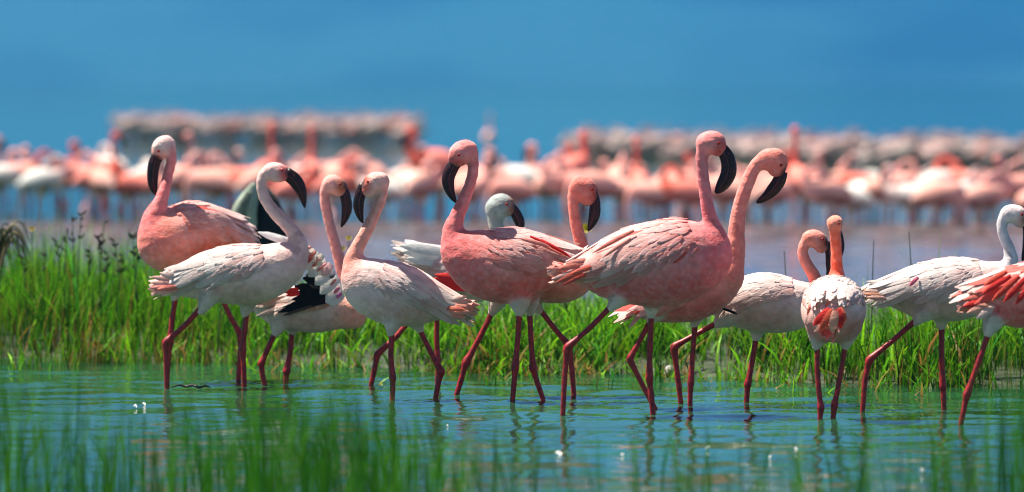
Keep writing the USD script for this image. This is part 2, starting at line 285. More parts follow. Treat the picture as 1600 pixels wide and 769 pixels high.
    loose=[(700, 395, 625, 383, 16, (0.78, 0.8, 0.77), -.05), (700, 402, 630, 393, 16, (0.78, 0.8, 0.77), -.05), (698, 410, 636, 404, 16, (0.78, 0.8, 0.77), -.05), (740, 436, 680, 428, 12, RED, -.10), (740, 440, 677, 434, 12, RED, -.10), (740, 446, 684, 441, 12, RED, -.10), (745, 450, 692, 447, 11, RED, -.10)])),
 ('pink flamingo with a long upright neck facing left, bill pointing straight down, red-streaked wing', 627, dict(
    body=[(905, 402, 8), (888, 408, 16), (862, 411, 32), (832, 412, 48), (795, 416, 59), (758, 412, 53), (728, 400, 36)],
    neck=[(720, 394, 29), (708, 368, 18), (712, 344, 13.5), (723, 318, 11), (733, 292, 9.5), (739, 268, 9), (738, 248, 10), (732, 236, 13)],
    head=[(730, 236, 17), (721, 239, 18.5), (714, 250, 12)],
    bill=[(714, 252, 9), (705, 265, 11), (700, 281, 10.5), (703, 298, 8), (713, 317, 2)], eye=(716, 243),
    legs=[[(812, 465, 0), (812, 490, 6.5), (809, 530, 5), (805, 574, 8), (803, 600, 5), (800, 634, 4.5)], [(826, 465, 0), (828, 490, 6.5), (830, 535, 5), (833, 577, 8), (840, 600, 5), (849, 626, 4.5)]],
    col=WPINK, wing=dict(cols=f_pink, tip=0.58, red=0.015, u1=0.78), tail=dict(n=5, L=0.04, cols=[(0.84, 0.2, 0.14), PALE]),
    loose=[(828, 368, 880, 392, 5, RED, -.075), (845, 374, 893, 402, 6, RED, -.07), (838, 378, 884, 400, 4, (0.85, 0.2, 0.15), -.08), (815, 372, 860, 385, 7, (0.84, 0.3, 0.25), -.085)])),
 ('coral flamingo with lowered head and half-hidden body, striding between two pink ones', 619, dict(
    body=[(772, 440, 14), (800, 436, 28), (840, 434, 38), (876, 434, 40), (902, 430, 28)],
    neck=[(905, 428, 24), (912, 405, 14), (908, 380, 11), (900, 350, 10), (896, 322, 9), (897, 300, 10), (906, 288, 14)],
    head=[(908, 292, 17), (914, 296, 19), (918, 308, 14)],
    bill=[(928, 302, 6), (930, 317, 8.5), (929, 334, 9.5), (925, 348, 7), (919, 361, 2)], eye=(930, 295),
    legs=[[(785, 455, 0), (769, 488, 6), (750, 526, 5.5), (728, 566, 8.5), (721, 592, 5.5), (711, 624, 5)], [(825, 455, 0), (843, 487, 6), (866, 514, 5), (889, 541, 8), (894, 580, 5), (898, 633, 4.5)]],
    col=WCORAL, wing=dict(cols=f_white, red=0.0, root=0.145), tail=dict(n=3, L=0.03))),
 ('largest pink flamingo, tall neck with head turned right and broad black hooked bill', 650, dict(
    body=[(884, 424, 13), (905, 424, 19), (930, 424, 30), (965, 420, 50), (1005, 415, 63), (1048, 410, 67), (1085, 404, 55), (1106, 400, 36)],
    neck=[(1108, 402, 31), (1119, 388, 20), (1118, 366, 15.5), (1109, 338, 12), (1102, 300, 10.5), (1097, 262, 10), (1098, 238, 11), (1104, 225, 14)],
    head=[(1104, 224, 17), (1113, 223, 19), (1122, 232, 13)],
    bill=[(1123, 229, 10), (1136, 246, 12), (1139, 266, 13), (1131, 286, 11.5), (1118, 302, 4)], eye=(1125, 224),
    legs=[[(972, 458, 0), (953, 481, 6.5), (922, 511, 5), (886, 542, 8.5), (882, 590, 5), (879, 652, 4.5)], [(1020, 465, 0), (1018, 494, 6.5), (1016, 545, 5.5), (1015, 592, 8), (1018, 618, 6), (1021, 652, 5)]],
    col=WPINK | dict(breast=(0.72, 0.13, 0.14), neck0=(0.74, 0.14, 0.16), neck1=(0.82, 0.21, 0.23), belly=(0.60, 0.11, 0.10)), wing=dict(cols=f_pink, tip=0.58, red=0.05, droop=0.75), tail=dict(n=10, L=0.04, cols=[(0.85, 0.35, 0.28), (0.82, 0.16, 0.11)]),
    loose=[(1085, 358, 1045, 340, 14, (0.85, 0.55, 0.5), -.01), (1085, 362, 1030, 345, 14, (0.84, 0.6, 0.55), -.02), (1090, 372, 1050, 355, 12, (0.86, 0.55, 0.45), -.05), (925, 416, 868, 441, 11, (0.82, 0.15, 0.1), -.045), (922, 420, 862, 436, 10, (0.85, 0.45, 0.4), -.04), (925, 410, 872, 420, 11, (0.84, 0.24, 0.18), -.035), (930, 406, 884, 412, 10, (0.85, 0.35, 0.28), -.03), (922, 424, 878, 445, 9, (0.8, 0.12, 0.08), -.045), (932, 414, 892, 428, 9, (0.82, 0.16, 0.1), -.05), (990, 360, 925, 395, 7, (0.84, 0.25, 0.2), -.06), (985, 372, 940, 402, 6, (0.84, 0.3, 0.25), -.09)])),
 ('coral-necked flamingo behind the largest one, head bowed right with bill pointing back left', 637, dict(
    body=[(985, 486, 9), (1010, 480, 20), (1042, 470, 34), (1080, 460, 42), (1115, 448, 36), (1132, 436, 27)],
    neck=[(1138, 428, 23), (1147, 402, 17), (1150, 372, 14.5), (1153, 340, 13), (1160, 308, 12), (1171, 278, 11.5), (1184, 256, 11.5), (1200, 247, 14)],
    head=[(1200, 250, 17), (1210, 250, 19), (1214, 264, 14)],
    bill=[(1222, 268, 8.5), (1217, 283, 11), (1208, 296, 10.5), (1197, 307, 7.5), (1182, 317, 3)], eye=(1223, 260),
    legs=[[(1028, 480, 0), (1015, 500, 6), (1000, 530, 4.5), (983, 560, 7), (1002, 598, 4.5), (1027, 645, 4.5)], [(1090, 478, 0), (1086, 508, 6.5), (1083, 555, 4.5), (1080, 600, 6.5), (1079, 620, 4.5), (1079, 647, 4.2)]],
    col=WCORAL | dict(neck0=(0.85, 0.21, 0.16), neck1=(0.85, 0.27, 0.23), head=(0.84, 0.22, 0.17), face=(0.60, 0.13, 0.10), back=(0.82, 0.36, 0.31), belly=(0.62, 0.14, 0.12)), wing=dict(cols=f_pink, tip=0.58, red=0.04), tail=dict(n=5, L=0.03, cols=[(0.8, 0.5, 0.5), (0.82, 0.1, 0.1)]))),
 ('white-bodied flamingo behind the one seen from the rear, coral neck coiled, red leg bent forward', 632, dict(
    body=[(1112, 478, 12), (1130, 474, 24), (1158, 475, 37), (1195, 474, 46), (1230, 477, 42), (1256, 474, 30)],
    neck=[(1262, 470, 24, .02), (1278, 452, 14, .04), (1272, 430, 10.5, .04), (1259, 408, 9.5, .04), (1256, 388, 9, .04), (1264, 374, 10, .04)],
    head=[(1268, 373, 13, .04), (1277, 375, 14.5, .04), (1285, 386, 11, .04)],
    bill=[(1292, 380, 6, .04), (1298, 394, 8, .04), (1299, 410, 8, .04), (1297, 424, 5, .04), (1293, 434, 1.8, .04)], eye=(1291, 372),
    legs=[[(1138, 492, 0), (1119, 506, 6), (1086, 522, 5), (1052, 541, 8), (1058, 585, 5), (1064, 636, 4.5)], [(1187, 500, 0), (1182, 530, 7), (1176, 568, 5), (1169, 602, 7.5), (1168, 620, 5), (1166, 644, 4.5)]],
    col=WWHITE | dict(neck0=(0.86, 0.20, 0.14), neck1=(0.85, 0.26, 0.20), head=(0.80, 0.26, 0.20), face=(0.55, 0.13, 0.08)), wing=dict(cols=f_white, red=0.0, root=0.14, deg=80), tail=dict(n=3, L=0.02),
    loose=[(1122, 477, 1152, 489, 3, BLACK, -.078), (1124, 480, 1150, 490, 3, BLACK, -.076)])),
 ('white flamingo seen from behind with red tail and orange upright neck', 655, dict(
    body=[(1291, 496, 15, -.15), (1296, 490, 33, -.11), (1301, 486, 47, -.05), (1303, 484, 51, .02), (1305, 480, 46, .08), (1308, 470, 32, .14)], sy=1.0,
    neck=[(1310, 464, 25, .16), (1314, 440, 14, .19), (1314, 415, 10, .19), (1313, 390, 9.5, .19), (1311, 366, 9.5, .18), (1311, 355, 11, .18)],
    head=[(1311, 352, 12.5, .18), (1312, 352, 13, .20), (1314, 358, 9, .22)],
    bill=[(1317, 362, 5, .235), (1321, 374, 6, .25), (1323, 388, 6, .25), (1322, 402, 4, .24), (1320, 412, 1.5, .23)], eye=(1318, 352),
    legs=[[(1279, 515, 0), (1275, 542, 7), (1276, 575, 4.5), (1279, 612, 5), (1282, 636, 7), (1280, 660, 4.5)], [(1325, 515, 0), (1321, 542, 7), (1315, 575, 4.5), (1309, 608, 5), (1304, 632, 7), (1301, 660, 4.5)]], hips=[-.02, .0],
    col=WWHITE | dict(neck0=(0.88, 0.10, 0.04), neck1=(0.88, 0.13, 0.06), head=(0.86, 0.34, 0.24), face=(0.6, 0.2, 0.15), belly=(0.62, 0.17, 0.13), rump=(0.80, 0.42, 0.36), back=(0.84, 0.62, 0.57)), wing=dict(cols=[(0, (0.84, 0.66, 0.61)), (1, (0.86, 0.70, 0.65))], red=0.0, deg=72, droop=0.0, u0=.06, root=0.06, len=0.6, wide=0.75), tail=dict(n=7, L=0.05, lift=-0.25, cols=[RED, (0.84, 0.12, 0.06), (0.8, 0.5, 0.4)]),
    loose=[(1290, 478, 1264, 503, 13, RED, -.20), (1294, 478, 1274, 512, 13, (0.84, 0.12, 0.06), -.21), (1298, 480, 1292, 514, 14, (0.85, 0.4, 0.28), -.215), (1302, 478, 1306, 508, 13, RED, -.21), (1304, 476, 1313, 498, 11, (0.84, 0.14, 0.08), -.20), (1286, 452, 1268, 474, 6, RED, -.13), (1264, 470, 1257, 490, 5, (0.84, 0.2, 0.14), -.12), (1311, 462, 1309, 488, 5, RED, -.14), (1296, 458, 1283, 478, 5, (0.84, 0.25, 0.18), -.15)])),
 ('white flamingo with grey curved neck and orange tail, one leg bent, second from right', 642, dict(
    body=[(1366, 459, 7), (1382, 457, 15), (1410, 456, 29), (1446, 455, 43), (1488, 453, 49), (1528, 448, 41), (1556, 440, 28)],
    neck=[(1562, 434, 23), (1576, 418, 14), (1579, 400, 11), (1573, 380, 9), (1566, 362, 8.8), (1567, 344, 9.5), (1576, 334, 12)],
    head=[(1578, 334, 14), (1588, 335, 15), (1594, 345, 11)],
    bill=[(1602, 342, 7), (1607, 358, 9.5), (1607, 376, 9.5), (1603, 392, 6.5), (1597, 408, 2)], eye=(1600, 334),
    legs=[[(1448, 480, 0), (1429, 503, 6.5), (1394, 531, 5), (1357, 561, 8), (1350, 595, 5), (1346, 646, 4.5)], [(1474, 485, 0), (1472, 512, 7), (1473, 560, 5.5), (1475, 606, 7.5), (1476, 622, 5.5), (1477, 648, 5)]],
    col=WWHITE | dict(neck0=(0.62, 0.58, 0.60), neck1=(0.62, 0.60, 0.64), head=(0.76, 0.62, 0.60), face=(0.6, 0.3, 0.25)), wing=dict(cols=f_white, red=0.0, root=0.14), tail=dict(n=5, L=0.035, cols=[(0.86, 0.38, 0.18), (0.85, 0.5, 0.35)]),
    loose=[(1388, 459, 1349, 454, 8, (0.86, 0.56, 0.46), -.03), (1388, 463, 1346, 459, 8, (0.86, 0.38, 0.24), -.035), (1390, 467, 1352, 464, 8, (0.84, 0.48, 0.38), -.04), (1432, 432, 1418, 446, 7, (0.8, 0.2, 0.3), -.06)])),
 ('flamingo cut off by the right edge, vivid red and white wing, pink tail', 666, dict(
    body=[(1520, 472, 13), (1536, 470, 24), (1562, 467, 38), (1600, 463, 50), (1642, 458, 53), (1680, 448, 42), (1702, 440, 32)],
    neck=[(1706, 436, 26), (1722, 415, 15), (1724, 380, 12), (1716, 335, 10.5), (1710, 295, 9.5), (1714, 270, 11)],
    head=[(1716, 266, 15), (1725, 266, 17), (1733, 278, 12)],
    bill=[(1738, 274, 9), (1746, 290, 11), (1746, 308, 10.5), (1738, 325, 7), (1728, 340, 2)], eye=(1736, 266),
    legs=[[(1552, 495, 0), (1541, 522, 7.5), (1526, 568, 5.5), (1509, 616, 8), (1504, 640, 5), (1498, 668, 4.5)], [(1640, 500, 0), (1644, 530, 7), (1646, 570, 5), (1647, 615, 8), (1648, 640, 5), (1650, 668, 4.5)]],
    col=WPINK, wing=dict(cols=[(0, (0.84, 0.55, 0.48)), (0.4, (0.82, 0.72, 0.66)), (1, (0.84, 0.5, 0.45))], red=0.35, deg=70), tail=dict(n=9, L=0.035, cols=[(0.84, 0.12, 0.08), (0.85, 0.55, 0.45)]),
    loose=[(1545, 462, 1503, 468, 11, (0.84, 0.2, 0.14), -.04), (1545, 468, 1502, 478, 11, RED, -.045), (1548, 474, 1508, 488, 12, (0.85, 0.4, 0.3), -.05), (1552, 478, 1522, 497, 12, (0.85, 0.6, 0.52), -.055), (1542, 456, 1510, 458, 10, (0.85, 0.3, 0.22), -.03), (1575, 430, 1530, 458, 10, RED, -.075), (1588, 430, 1545, 468, 10, (0.84, 0.08, 0.05), -.09), (1602, 428, 1562, 470, 10, RED, -.10), (1615, 430, 1580, 474, 10, RED, -.105), (1630, 430, 1600, 472, 10, RED, -.11), (1570, 424, 1534, 446, 9, (0.85, 0.1, 0.06), -.06)])),
]

# ---------------------------------------------------------------- setting
def grid(xs, ys, zf):
    X, Y = np.meshgrid(xs, ys)
    v = np.column_stack([X.ravel(), Y.ravel(), zf(X, Y).ravel()])
    w = len(xs); i = (np.arange(len(ys) - 1)[:, None] * w + np.arange(w - 1)).ravel()
    f = np.vstack([np.stack([i, i + 1, i + w + 1], 1), np.stack([i, i + w + 1, i + w], 1)])
    return v, f


FEET = []                                         # where legs meet the water, filled in by the bird list below
for _, py, sp in BIRDS:
    dd = CAM_H * FPX / (py - HORIZON)
    for l, hp in zip(sp['legs'], sp.get('hips', [-0.035, 0.035])): FEET.append(((l[-1][0] - 800) / FPX * dd, dd + hp))


def water_z(X, Y):
    rw = np.random.default_rng(8); z = 0 * X
    for lam, amp in ((0.62, 2.0), (0.41, 1.3), (0.27, 0.9), (0.19, 0.55), (0.13, 0.30), (0.33, 0.8), (0.09, 0.14)):
        for _ in range(3):
            a = math.pi / 2 + rw.normal(0, 0.55); k = 2 * math.pi / (lam * rw.uniform(0.85, 1.15))
            wob = 1.4 * meshkit.noise(np.stack([X * 1.3, Y * 0.9, X * 0 + rw.uniform(0, 50)], -1), 2)
            z += amp * 0.0007 * np.sin(k * (X * math.cos(a) + Y * math.sin(a)) + 6.28 * rw.random() + 4 * wob)
    z *= 0.35 + 1.3 * meshkit.fbm(np.stack([X * 0.9, Y * 0.5, X * 0], -1), 3, 31)
    for fx, fy in FEET:
        q = np.hypot(X - fx, Y - fy)
        z += 0.0016 * np.sin(q / 0.058 * 6.28) * np.exp(-q / 0.16)
    fade = np.clip((2.3 - np.abs(X)) / 0.3, 0, 1) * np.clip((Y - 9.5) / 0.8, 0, 1) * np.clip((18.2 - Y) / 0.6, 0, 1)
    return z * fade


fx_ = np.concatenate([[-6000, -1500, -300, -60, -12, -5], np.linspace(-2.4, 2.4, 320), [5, 12, 60, 300, 1500, 6000]])
fy_ = np.concatenate([[-60, -5, 4], np.linspace(9.3, 18.4, 420), [22, 30, 60, 200, 700, 2000, 4000]])
v, f = grid(fx_, fy_, water_z)
tag(obj('lake', v, f, WATER, smooth=True), 'calm shallow lake water, teal near and blue far', kind='structure')


def shore(x):                                    # near edge of the bank, nearer to the camera on the right
    px = 800 + np.asarray(x) * FPX / 16.5
    return np.interp(px, [-800, 0, 350, 600, 1000, 1300, 1600, 2400], [17.6, 17.3, 17.1, 16.7, 16.5, 15.9, 15.7, 15.5]) + 0.16 * (meshkit.noise(np.stack([np.asarray(x) * 2.2, np.asarray(x) * 0, np.asarray(x) * 0], -1), 3) - 0.5)


def bank_back(x):
    px = 800 + np.asarray(x) * FPX / 18
    return np.interp(px, [-800, 0, 300, 550, 800, 1200, 1600, 2400], [21.5, 21.0, 20.0, 18.8, 18.6, 18.0, 17.6, 17.4])


def ground_z(X, Y):
    s, b = shore(X), bank_back(X)
    up = np.clip((Y - s) / 0.7, 0, 1) * np.clip((b + 0.6 - Y) / 0.9, 0, 1)
    n = meshkit.fbm(np.stack([X * 3, Y * 3, X * 0], -1), 3, 5)
    mud = 0.012 + 0.03 * (meshkit.fbm(np.stack([X * 0.9, Y * 0.9, X * 0], -1), 3, 9) - 0.5)
    edge = np.clip((Y - s + 0.15) / 0.3, 0, 1)
    end = np.clip((34.8 + 0.8 * (n - 0.5) - Y) / 1.0, 0, 1)
    return -0.05 + (0.05 + mud) * edge * end + up * (0.03 + 0.03 * n)


bx = np.linspace(-3.6, 3.6, 120)
v, f = grid(bx, np.linspace(15.2, 22.5, 120), ground_z)
tag(obj('grassy_bank', v, f, SOIL), 'low bank of dark wet soil under the grass', kind='structure')
def mud_z(X, Y): return ground_z(X, Y) + np.where(Y < 22.0, -0.006, 0.004)
v, f = grid(np.linspace(-14, 14, 140), np.linspace(21.8, 36.5, 120), mud_z)
tag(obj('mudflat', v, f, MUD), 'grey wet mudflat behind the grass', kind='structure')
def hill_z(X, Y):
    n = meshkit.fbm(np.stack([X / 900, Y / 900, X * 0], -1), 6, 21)
    return np.clip((Y - 3050) / 1500, 0, 1) ** 0.8 * (130 + 150 * n) + 40 * np.clip((Y - 3050) / 300, 0, 1) * meshkit.fbm(np.stack([X / 160, Y / 160, X * 0], -1), 4, 4) - 2
v, f = grid(np.linspace(-5900, 5900, 300), np.linspace(3000, 5600, 90), hill_z)
tag(obj('hills', v, f, HILL), 'scrub-covered escarpment across the lake fading to blue', kind='structure')


HAZE = mat('lake_haze', {'v': ('principled_volume', {'color': (0.006, 0.295, 0.73), 'density': 0.00033, 'anisotropy': 0.0})}, volume='v.volume')
hv = np.array([[x, y, z] for x in (-6500, 6500) for y in (-100, 6000) for z in (-3.0, 330)], float)
hf = np.array([[0, 1, 3], [0, 3, 2], [4, 6, 7], [4, 7, 5], [0, 4, 5], [0, 5, 1], [2, 3, 7], [2, 7, 6], [0, 2, 6], [0, 6, 4], [1, 5, 7], [1, 7, 3]])
tag(obj('haze', hv, hf, HAZE, smooth=False), 'pale blue haze over the lake', 'haze', kind='stuff')


def leaf_strips(base, height, width, lean, azim, c0, c1, seg=5, face=None):
    """Curved tapering blades as one mesh: base (n, 3); lean = tip's sideways travel."""
    n = len(base); t = np.linspace(0, 1, seg)
    d = np.stack([np.cos(azim), np.sin(azim), 0 * azim], 1)
    side = np.stack([-np.sin(azim + face), np.cos(azim + face), 0 * azim], 1) if face is not None else np.stack([-d[:, 1], d[:, 0], d[:, 2]], 1)
    mid = base[:, None] + d[:, None] * (lean[:, None] * t ** 2)[..., None] + np.array([0, 0, 1.0]) * (height[:, None] * (t - 0.18 * (lean / height)[:, None] * t ** 3))[..., None]
    w = (width[:, None] * np.sqrt(np.clip(1 - t ** 1.7, 0, 1)) * (0.55 + 0.9 * t * (1.2 - t)))[..., None] * 0.5 + 0.0003
    v = np.stack([mid - side[:, None] * w, mid + side[:, None] * w], 2).reshape(-1, 3)
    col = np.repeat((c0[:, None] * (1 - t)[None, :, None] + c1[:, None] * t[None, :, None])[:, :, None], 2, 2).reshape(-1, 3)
    i = (np.arange(n)[:, None] * seg * 2 + np.arange(seg - 1) * 2).ravel()
    return v, np.vstack([np.stack([i, i + 1, i + 3], 1), np.stack([i, i + 3, i + 2], 1)]), col


def make_grass(seed, N):
    r = np.random.default_rng(seed)
    x = r.uniform(-3.1, 3.1, N); u = r.random(N) ** 1.15
    s, b = shore(x), bank_back(x)
    y = s - 0.14 + u * (b - s)
    out = r.random(N) < 0.06; y = np.where(out, s - r.random(N) ** 2 * 0.75, y); u = np.where(out, 0.5 * r.random(N) * 0.12, u)
    cl = meshkit.fbm(np.stack([x * 4, y * 4, x * 0], -1), 3, 11)
    keep = r.random(N) < np.clip(cl * 4.2 - 1.5, 0.08, 1)
    x, y, u, cl = x[keep], y[keep], u[keep], cl[keep]; n = len(x)
    px = 800 + x * FPX / 17.5
    hmax = np.interp(px, [0, 150, 300, 420, 600, 900, 1200, 1400, 1600], [0.31, 0.32, 0.27, 0.21, 0.18, 0.19, 0.20, 0.25, 0.24])
    edge = np.clip(u / 0.10, 0.55, 1)
    h = hmax * edge * (0.30 + 0.85 * r.random(n) ** 1.4) * (0.55 + 0.9 * cl) * np.where(r.random(n) < 0.035, 1.45, 1)
    broad = r.random(n) < np.interp(px, [0, 400, 700, 1100, 1600], [0.06, 0.16, 0.42, 0.38, 0.12])
    w = np.where(broad, r.uniform(0.008, 0.016, n), r.uniform(0.0025, 0.0065, n))
    lean = h * np.where(broad, r.uniform(0.3, 1.0, n), r.uniform(0.02, 0.40, n))
    az = r.uniform(0, 2 * math.pi, n)
    z = ground_z(x, y) - 0.01
    hue = r.random((n, 1)); tone = (0.38 + 1.05 * r.random((n, 1))) * (0.6 + 0.8 * meshkit.fbm(np.stack([x * 7, y * 3, x * 0], -1), 2, 17)[:, None]); tone = np.where(r.random((n, 1)) < 0.10, 0.16, tone)
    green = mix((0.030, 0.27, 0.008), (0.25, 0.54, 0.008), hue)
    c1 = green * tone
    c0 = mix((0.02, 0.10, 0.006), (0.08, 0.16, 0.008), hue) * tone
    dry = (r.random(n) < 0.03 + 0.20 * (u < 0.12))[:, None]
    c1 = np.where(dry, mix((0.30, 0.24, 0.04), (0.34, 0.15, 0.04), r.random((n, 1))), c1); c0 = np.where(dry, (0.16, 0.09, 0.03), c0)
    return leaf_strips(np.column_stack([x, y, z]), h, w, lean, az, c0, c1, 5, face=r.uniform(-0.8, 0.8, n))


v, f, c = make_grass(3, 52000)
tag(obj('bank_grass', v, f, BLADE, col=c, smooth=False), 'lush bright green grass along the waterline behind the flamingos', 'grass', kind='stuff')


def make_reeds(seed):
    """Tall water reeds between the camera and the birds, far out of focus."""
    r = np.random.default_rng(seed); B, Hh = [], []
    #      centre px, spread px, count, depth, top py
    for cx, sp, n, d0, d1, top in ((30, 70, 150, 9.2, 12.0, 585), (150, 70, 110, 9.2, 12.0, 640), (260, 60, 90, 9.2, 12.0, 640), (380, 90, 250, 9.2, 12.0, 625), (500, 90, 280, 9.2, 12.0, 600),
                                   (600, 70, 160, 9.2, 12.0, 640), (690, 60, 80, 9.2, 12.0, 690), (780, 60, 40, 9.2, 12.0, 680), (880, 100, 60, 9.2, 12.0, 710), (1080, 130, 70, 9.2, 12.0, 705), (1250, 90, 70, 9.2, 12.0, 690), (1390, 60, 60, 9.2, 12.0, 640),
                                   (1490, 60, 90, 9.2, 12.0, 640), (1590, 40, 110, 9.2, 12.0, 590)):
        n = int(n * 0.62); d = r.uniform(d0, d1, n); px = r.normal(cx, sp * 0.65, n)
        tp = top + np.abs(r.normal(0, 66, n)) - 45; n = len(tp)
        B.append(np.column_stack([(px - 800) / FPX * d, d, 0 * d - 0.02])); Hh.append(CAM_H - (tp - HORIZON) / FPX * d)
    b = np.vstack(B); h = np.maximum(np.concatenate(Hh), 0.2); n = len(b)
    hue = r.random((n, 1))
    c1 = mix((0.02, 0.19, 0.010), (0.11, 0.36, 0.012), hue) * (0.35 + 0.8 * r.random((n, 1)))
    return leaf_strips(b, h, r.uniform(0.003, 0.009, n), r.uniform(0.0, 0.10, n), r.uniform(0, 6.28, n), c1 * 0.6, c1, 6, face=r.uniform(-0.6, 0.6, n))


v, f, c = make_reeds(5)
tag(obj('foreground_reeds', v, f, BLADE, col=c, smooth=False), 'blurred green water reeds rising in front at the bottom of the view', 'reeds', kind='stuff')

# ---------------------------------------------------------------- flamingos


def project(p, fn, grad, off, steps=5):
    p = p.copy()
    off = np.asarray(off)
    for _ in range(steps):
        g = grad(p)
        L = np.linalg.norm(g, axis=1, keepdims=True) + 1e-6
        p -= np.clip((fn(p) - off)[:, None] / L, -0.05, 0.05) * g / L
    return p, g / L


NS, NW = 6, 3                                     # rows along and across a feather
FT = np.array([[a * NW + b, a * NW + b + 1, (a + 1) * NW + b + 1] for a in range(NS - 1) for b in range(NW - 1)] + [[a * NW + b, (a + 1) * NW + b + 1, (a + 1) * NW + b] for a in range(NS - 1) for b in range(NW - 1)])


def feather_grid(base, dirn, nrm, L, W):
    """Flat leaf-shaped feathers (n, NS, NW, 3)."""
    s = np.linspace(0, 1, NS); c = np.linspace(-1, 1, NW)
    side = np.cross(nrm, dirn); side /= np.linalg.norm(side, axis=1, keepdims=True)
    prof = np.sqrt(np.clip(1 - (2 * np.clip(s * 0.94 + 0.03, 0, 1) - 0.9) ** 2 / 1.25, 0, 1))
    prof = np.where(s > 0.97, 0.16, prof)
    p = base[:, None, None] + dirn[:, None, None] * (L[:, None] * s)[:, :, None, None]
    p = p + side[:, None, None] * ((W[:, None] * prof * 0.5)[:, :, None] * c)[..., None]
    return p, s, c


def smooth_colour(t, stops):
    x = np.array([a for a, _ in stops]); y = np.array([b for _, b in stops])
    return np.stack([np.interp(t, x, y[:, i]) for i in range(3)], -1)


def build_bird(spec, root, base, d, lod=0.006, feathers=True, seed=0, F_ROWS=13, F_COLS=9, mats=None):
    """Builds body, bill, eyes, legs, wings and tail of one flamingo under root. Control rows are (px, py, r[, dy]) at depth d."""
    r = np.random.default_rng(seed); k = d / FPX
    bodymat, feamat = mats or (BODY, FEATHER)

    def rows(cp):
        return np.array([[*(P(c[0], c[1], d) + [0, (c[3] if len(c) > 3 else 0), 0] - base), c[2] * k] for c in cp])
    sy = spec.get('sy', 0.82)
    body = catmull(rows(spec['body']), 26)                      # tail to breast
    neck = catmull(rows(spec['neck']), 34)                      # breast to head
    neck[10:, 3] *= 0.94
    head = spline(rows(spec['head']), 8)
    chains = [(body, sy), (neck, 1.0), (head, 0.86)]
    legs = [rows(l) for l in spec['legs']]
    hips = spec.get('hips', [-0.035, 0.035])
    for l, h in zip(legs, hips):
        l[:, 1] += h + np.array([0] * len(l))
    thighs = []
    for l in legs:
        c = l[:2].copy(); c[0, 3] = 19 * k; c[1, 3] = 6.5 * k
        thighs.append(spline(c, 6))

    def fn(p):
        D = chain_sdf(p, body, sy)
        D = smin(D, chain_sdf(p, neck), 0.028)
        D = np.minimum(D, 1e2)
        D = smin(D, chain_sdf(p, head, 0.86), 0.010)
        for t in thighs:
            D = smin(D, chain_sdf(p, t), 0.018)
        return D

    allp = np.vstack([body, neck, head] + thighs)
    lo = (allp[:, :3] - allp[:, 3:]).min(0) - 0.02; hi = (allp[:, :3] + allp[:, 3:]).max(0) + 0.02
    v, f, D = surface_nets(fn, lo, hi, lod)
    exact = fn
    def fn(p): return map_coordinates(D, ((p - lo) / lod).T, order=1, mode='nearest')
    G = np.gradient(D, lod)
    def grad(p): return np.stack([map_coordinates(g, ((p - lo) / lod).T, order=1, mode='nearest') for g in G], 1)
    # --- plumage colour of the body, neck and head, underside shade painted into the belly
    gN = grad(v); gN /= np.linalg.norm(gN, axis=1, keepdims=True) + 1e-9
    if feathers: v = v + gN * (0.0034 * (meshkit.fbm((v + base) * [48, 48, 70], 2, seed + 3) - 0.5))[:, None]
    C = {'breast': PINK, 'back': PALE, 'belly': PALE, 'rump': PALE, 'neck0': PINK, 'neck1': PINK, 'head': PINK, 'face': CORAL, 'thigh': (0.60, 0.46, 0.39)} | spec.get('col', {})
    dB, dN, dH = chain_sdf(v, body, sy), chain_sdf(v, neck), chain_sdf(v, head, 0.86)
    dT = np.min([chain_sdf(v, t[2:]) for t in thighs], 0)
    W = np.exp(-np.stack([dB, dN, dH, dT], 1).clip(-0.02, 0.2) / 0.006); W[:, 3] *= 0.7; W /= W.sum(1, keepdims=True)
    iB = np.argmin(np.linalg.norm(v[:, None] - body[None, :, :3], axis=2) / body[None, :, 3], 1)
    u = iB / (len(body) - 1)                                     # 0 tail .. 1 breast
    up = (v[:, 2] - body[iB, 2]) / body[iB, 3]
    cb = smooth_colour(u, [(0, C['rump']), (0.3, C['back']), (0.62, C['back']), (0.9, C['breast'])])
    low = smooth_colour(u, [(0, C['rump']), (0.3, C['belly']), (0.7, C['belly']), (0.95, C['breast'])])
    cb = mix(low, cb, np.clip(up * 1.3 + 0.55, 0, 1)[:, None])  # fades down into the belly tone with its painted shade
    tn = np.argmin(np.linalg.norm(v[:, None] - neck[None, :, :3], axis=2), 1) / (len(neck) - 1)
    cn = mix(C['neck0'], C['neck1'], tn[:, None])
    bill = mix(catmull(rows(spec['bill']), 16), spline(rows(spec['bill']), 16), 0.5); bill[:, 3] *= 0.95
    fd = np.linalg.norm(v - bill[0, :3], axis=1)
    ch = mix(mix((0.10, 0.010, 0.010), C['face'], np.clip((fd - 0.0185) / 0.005, 0, 1)[:, None]), C['head'], np.clip((fd - 0.026) / 0.016, 0, 1)[:, None])
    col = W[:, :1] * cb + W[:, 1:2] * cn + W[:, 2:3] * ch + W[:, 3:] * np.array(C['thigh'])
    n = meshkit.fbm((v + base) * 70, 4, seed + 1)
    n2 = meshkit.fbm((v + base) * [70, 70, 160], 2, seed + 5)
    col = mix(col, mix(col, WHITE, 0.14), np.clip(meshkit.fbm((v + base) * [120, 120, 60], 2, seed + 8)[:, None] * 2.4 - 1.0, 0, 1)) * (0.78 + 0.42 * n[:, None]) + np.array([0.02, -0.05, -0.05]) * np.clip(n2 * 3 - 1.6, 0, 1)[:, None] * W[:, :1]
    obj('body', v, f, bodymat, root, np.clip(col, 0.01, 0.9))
    # --- bill, eyes
    bv, bf = tube(bill[:, :3], bill[:, 3] * np.r_[1.05, 1.05, np.ones(13), 0.6], 12, 0.62)
    bo = obj('bill', bv, bf, BILL, root)
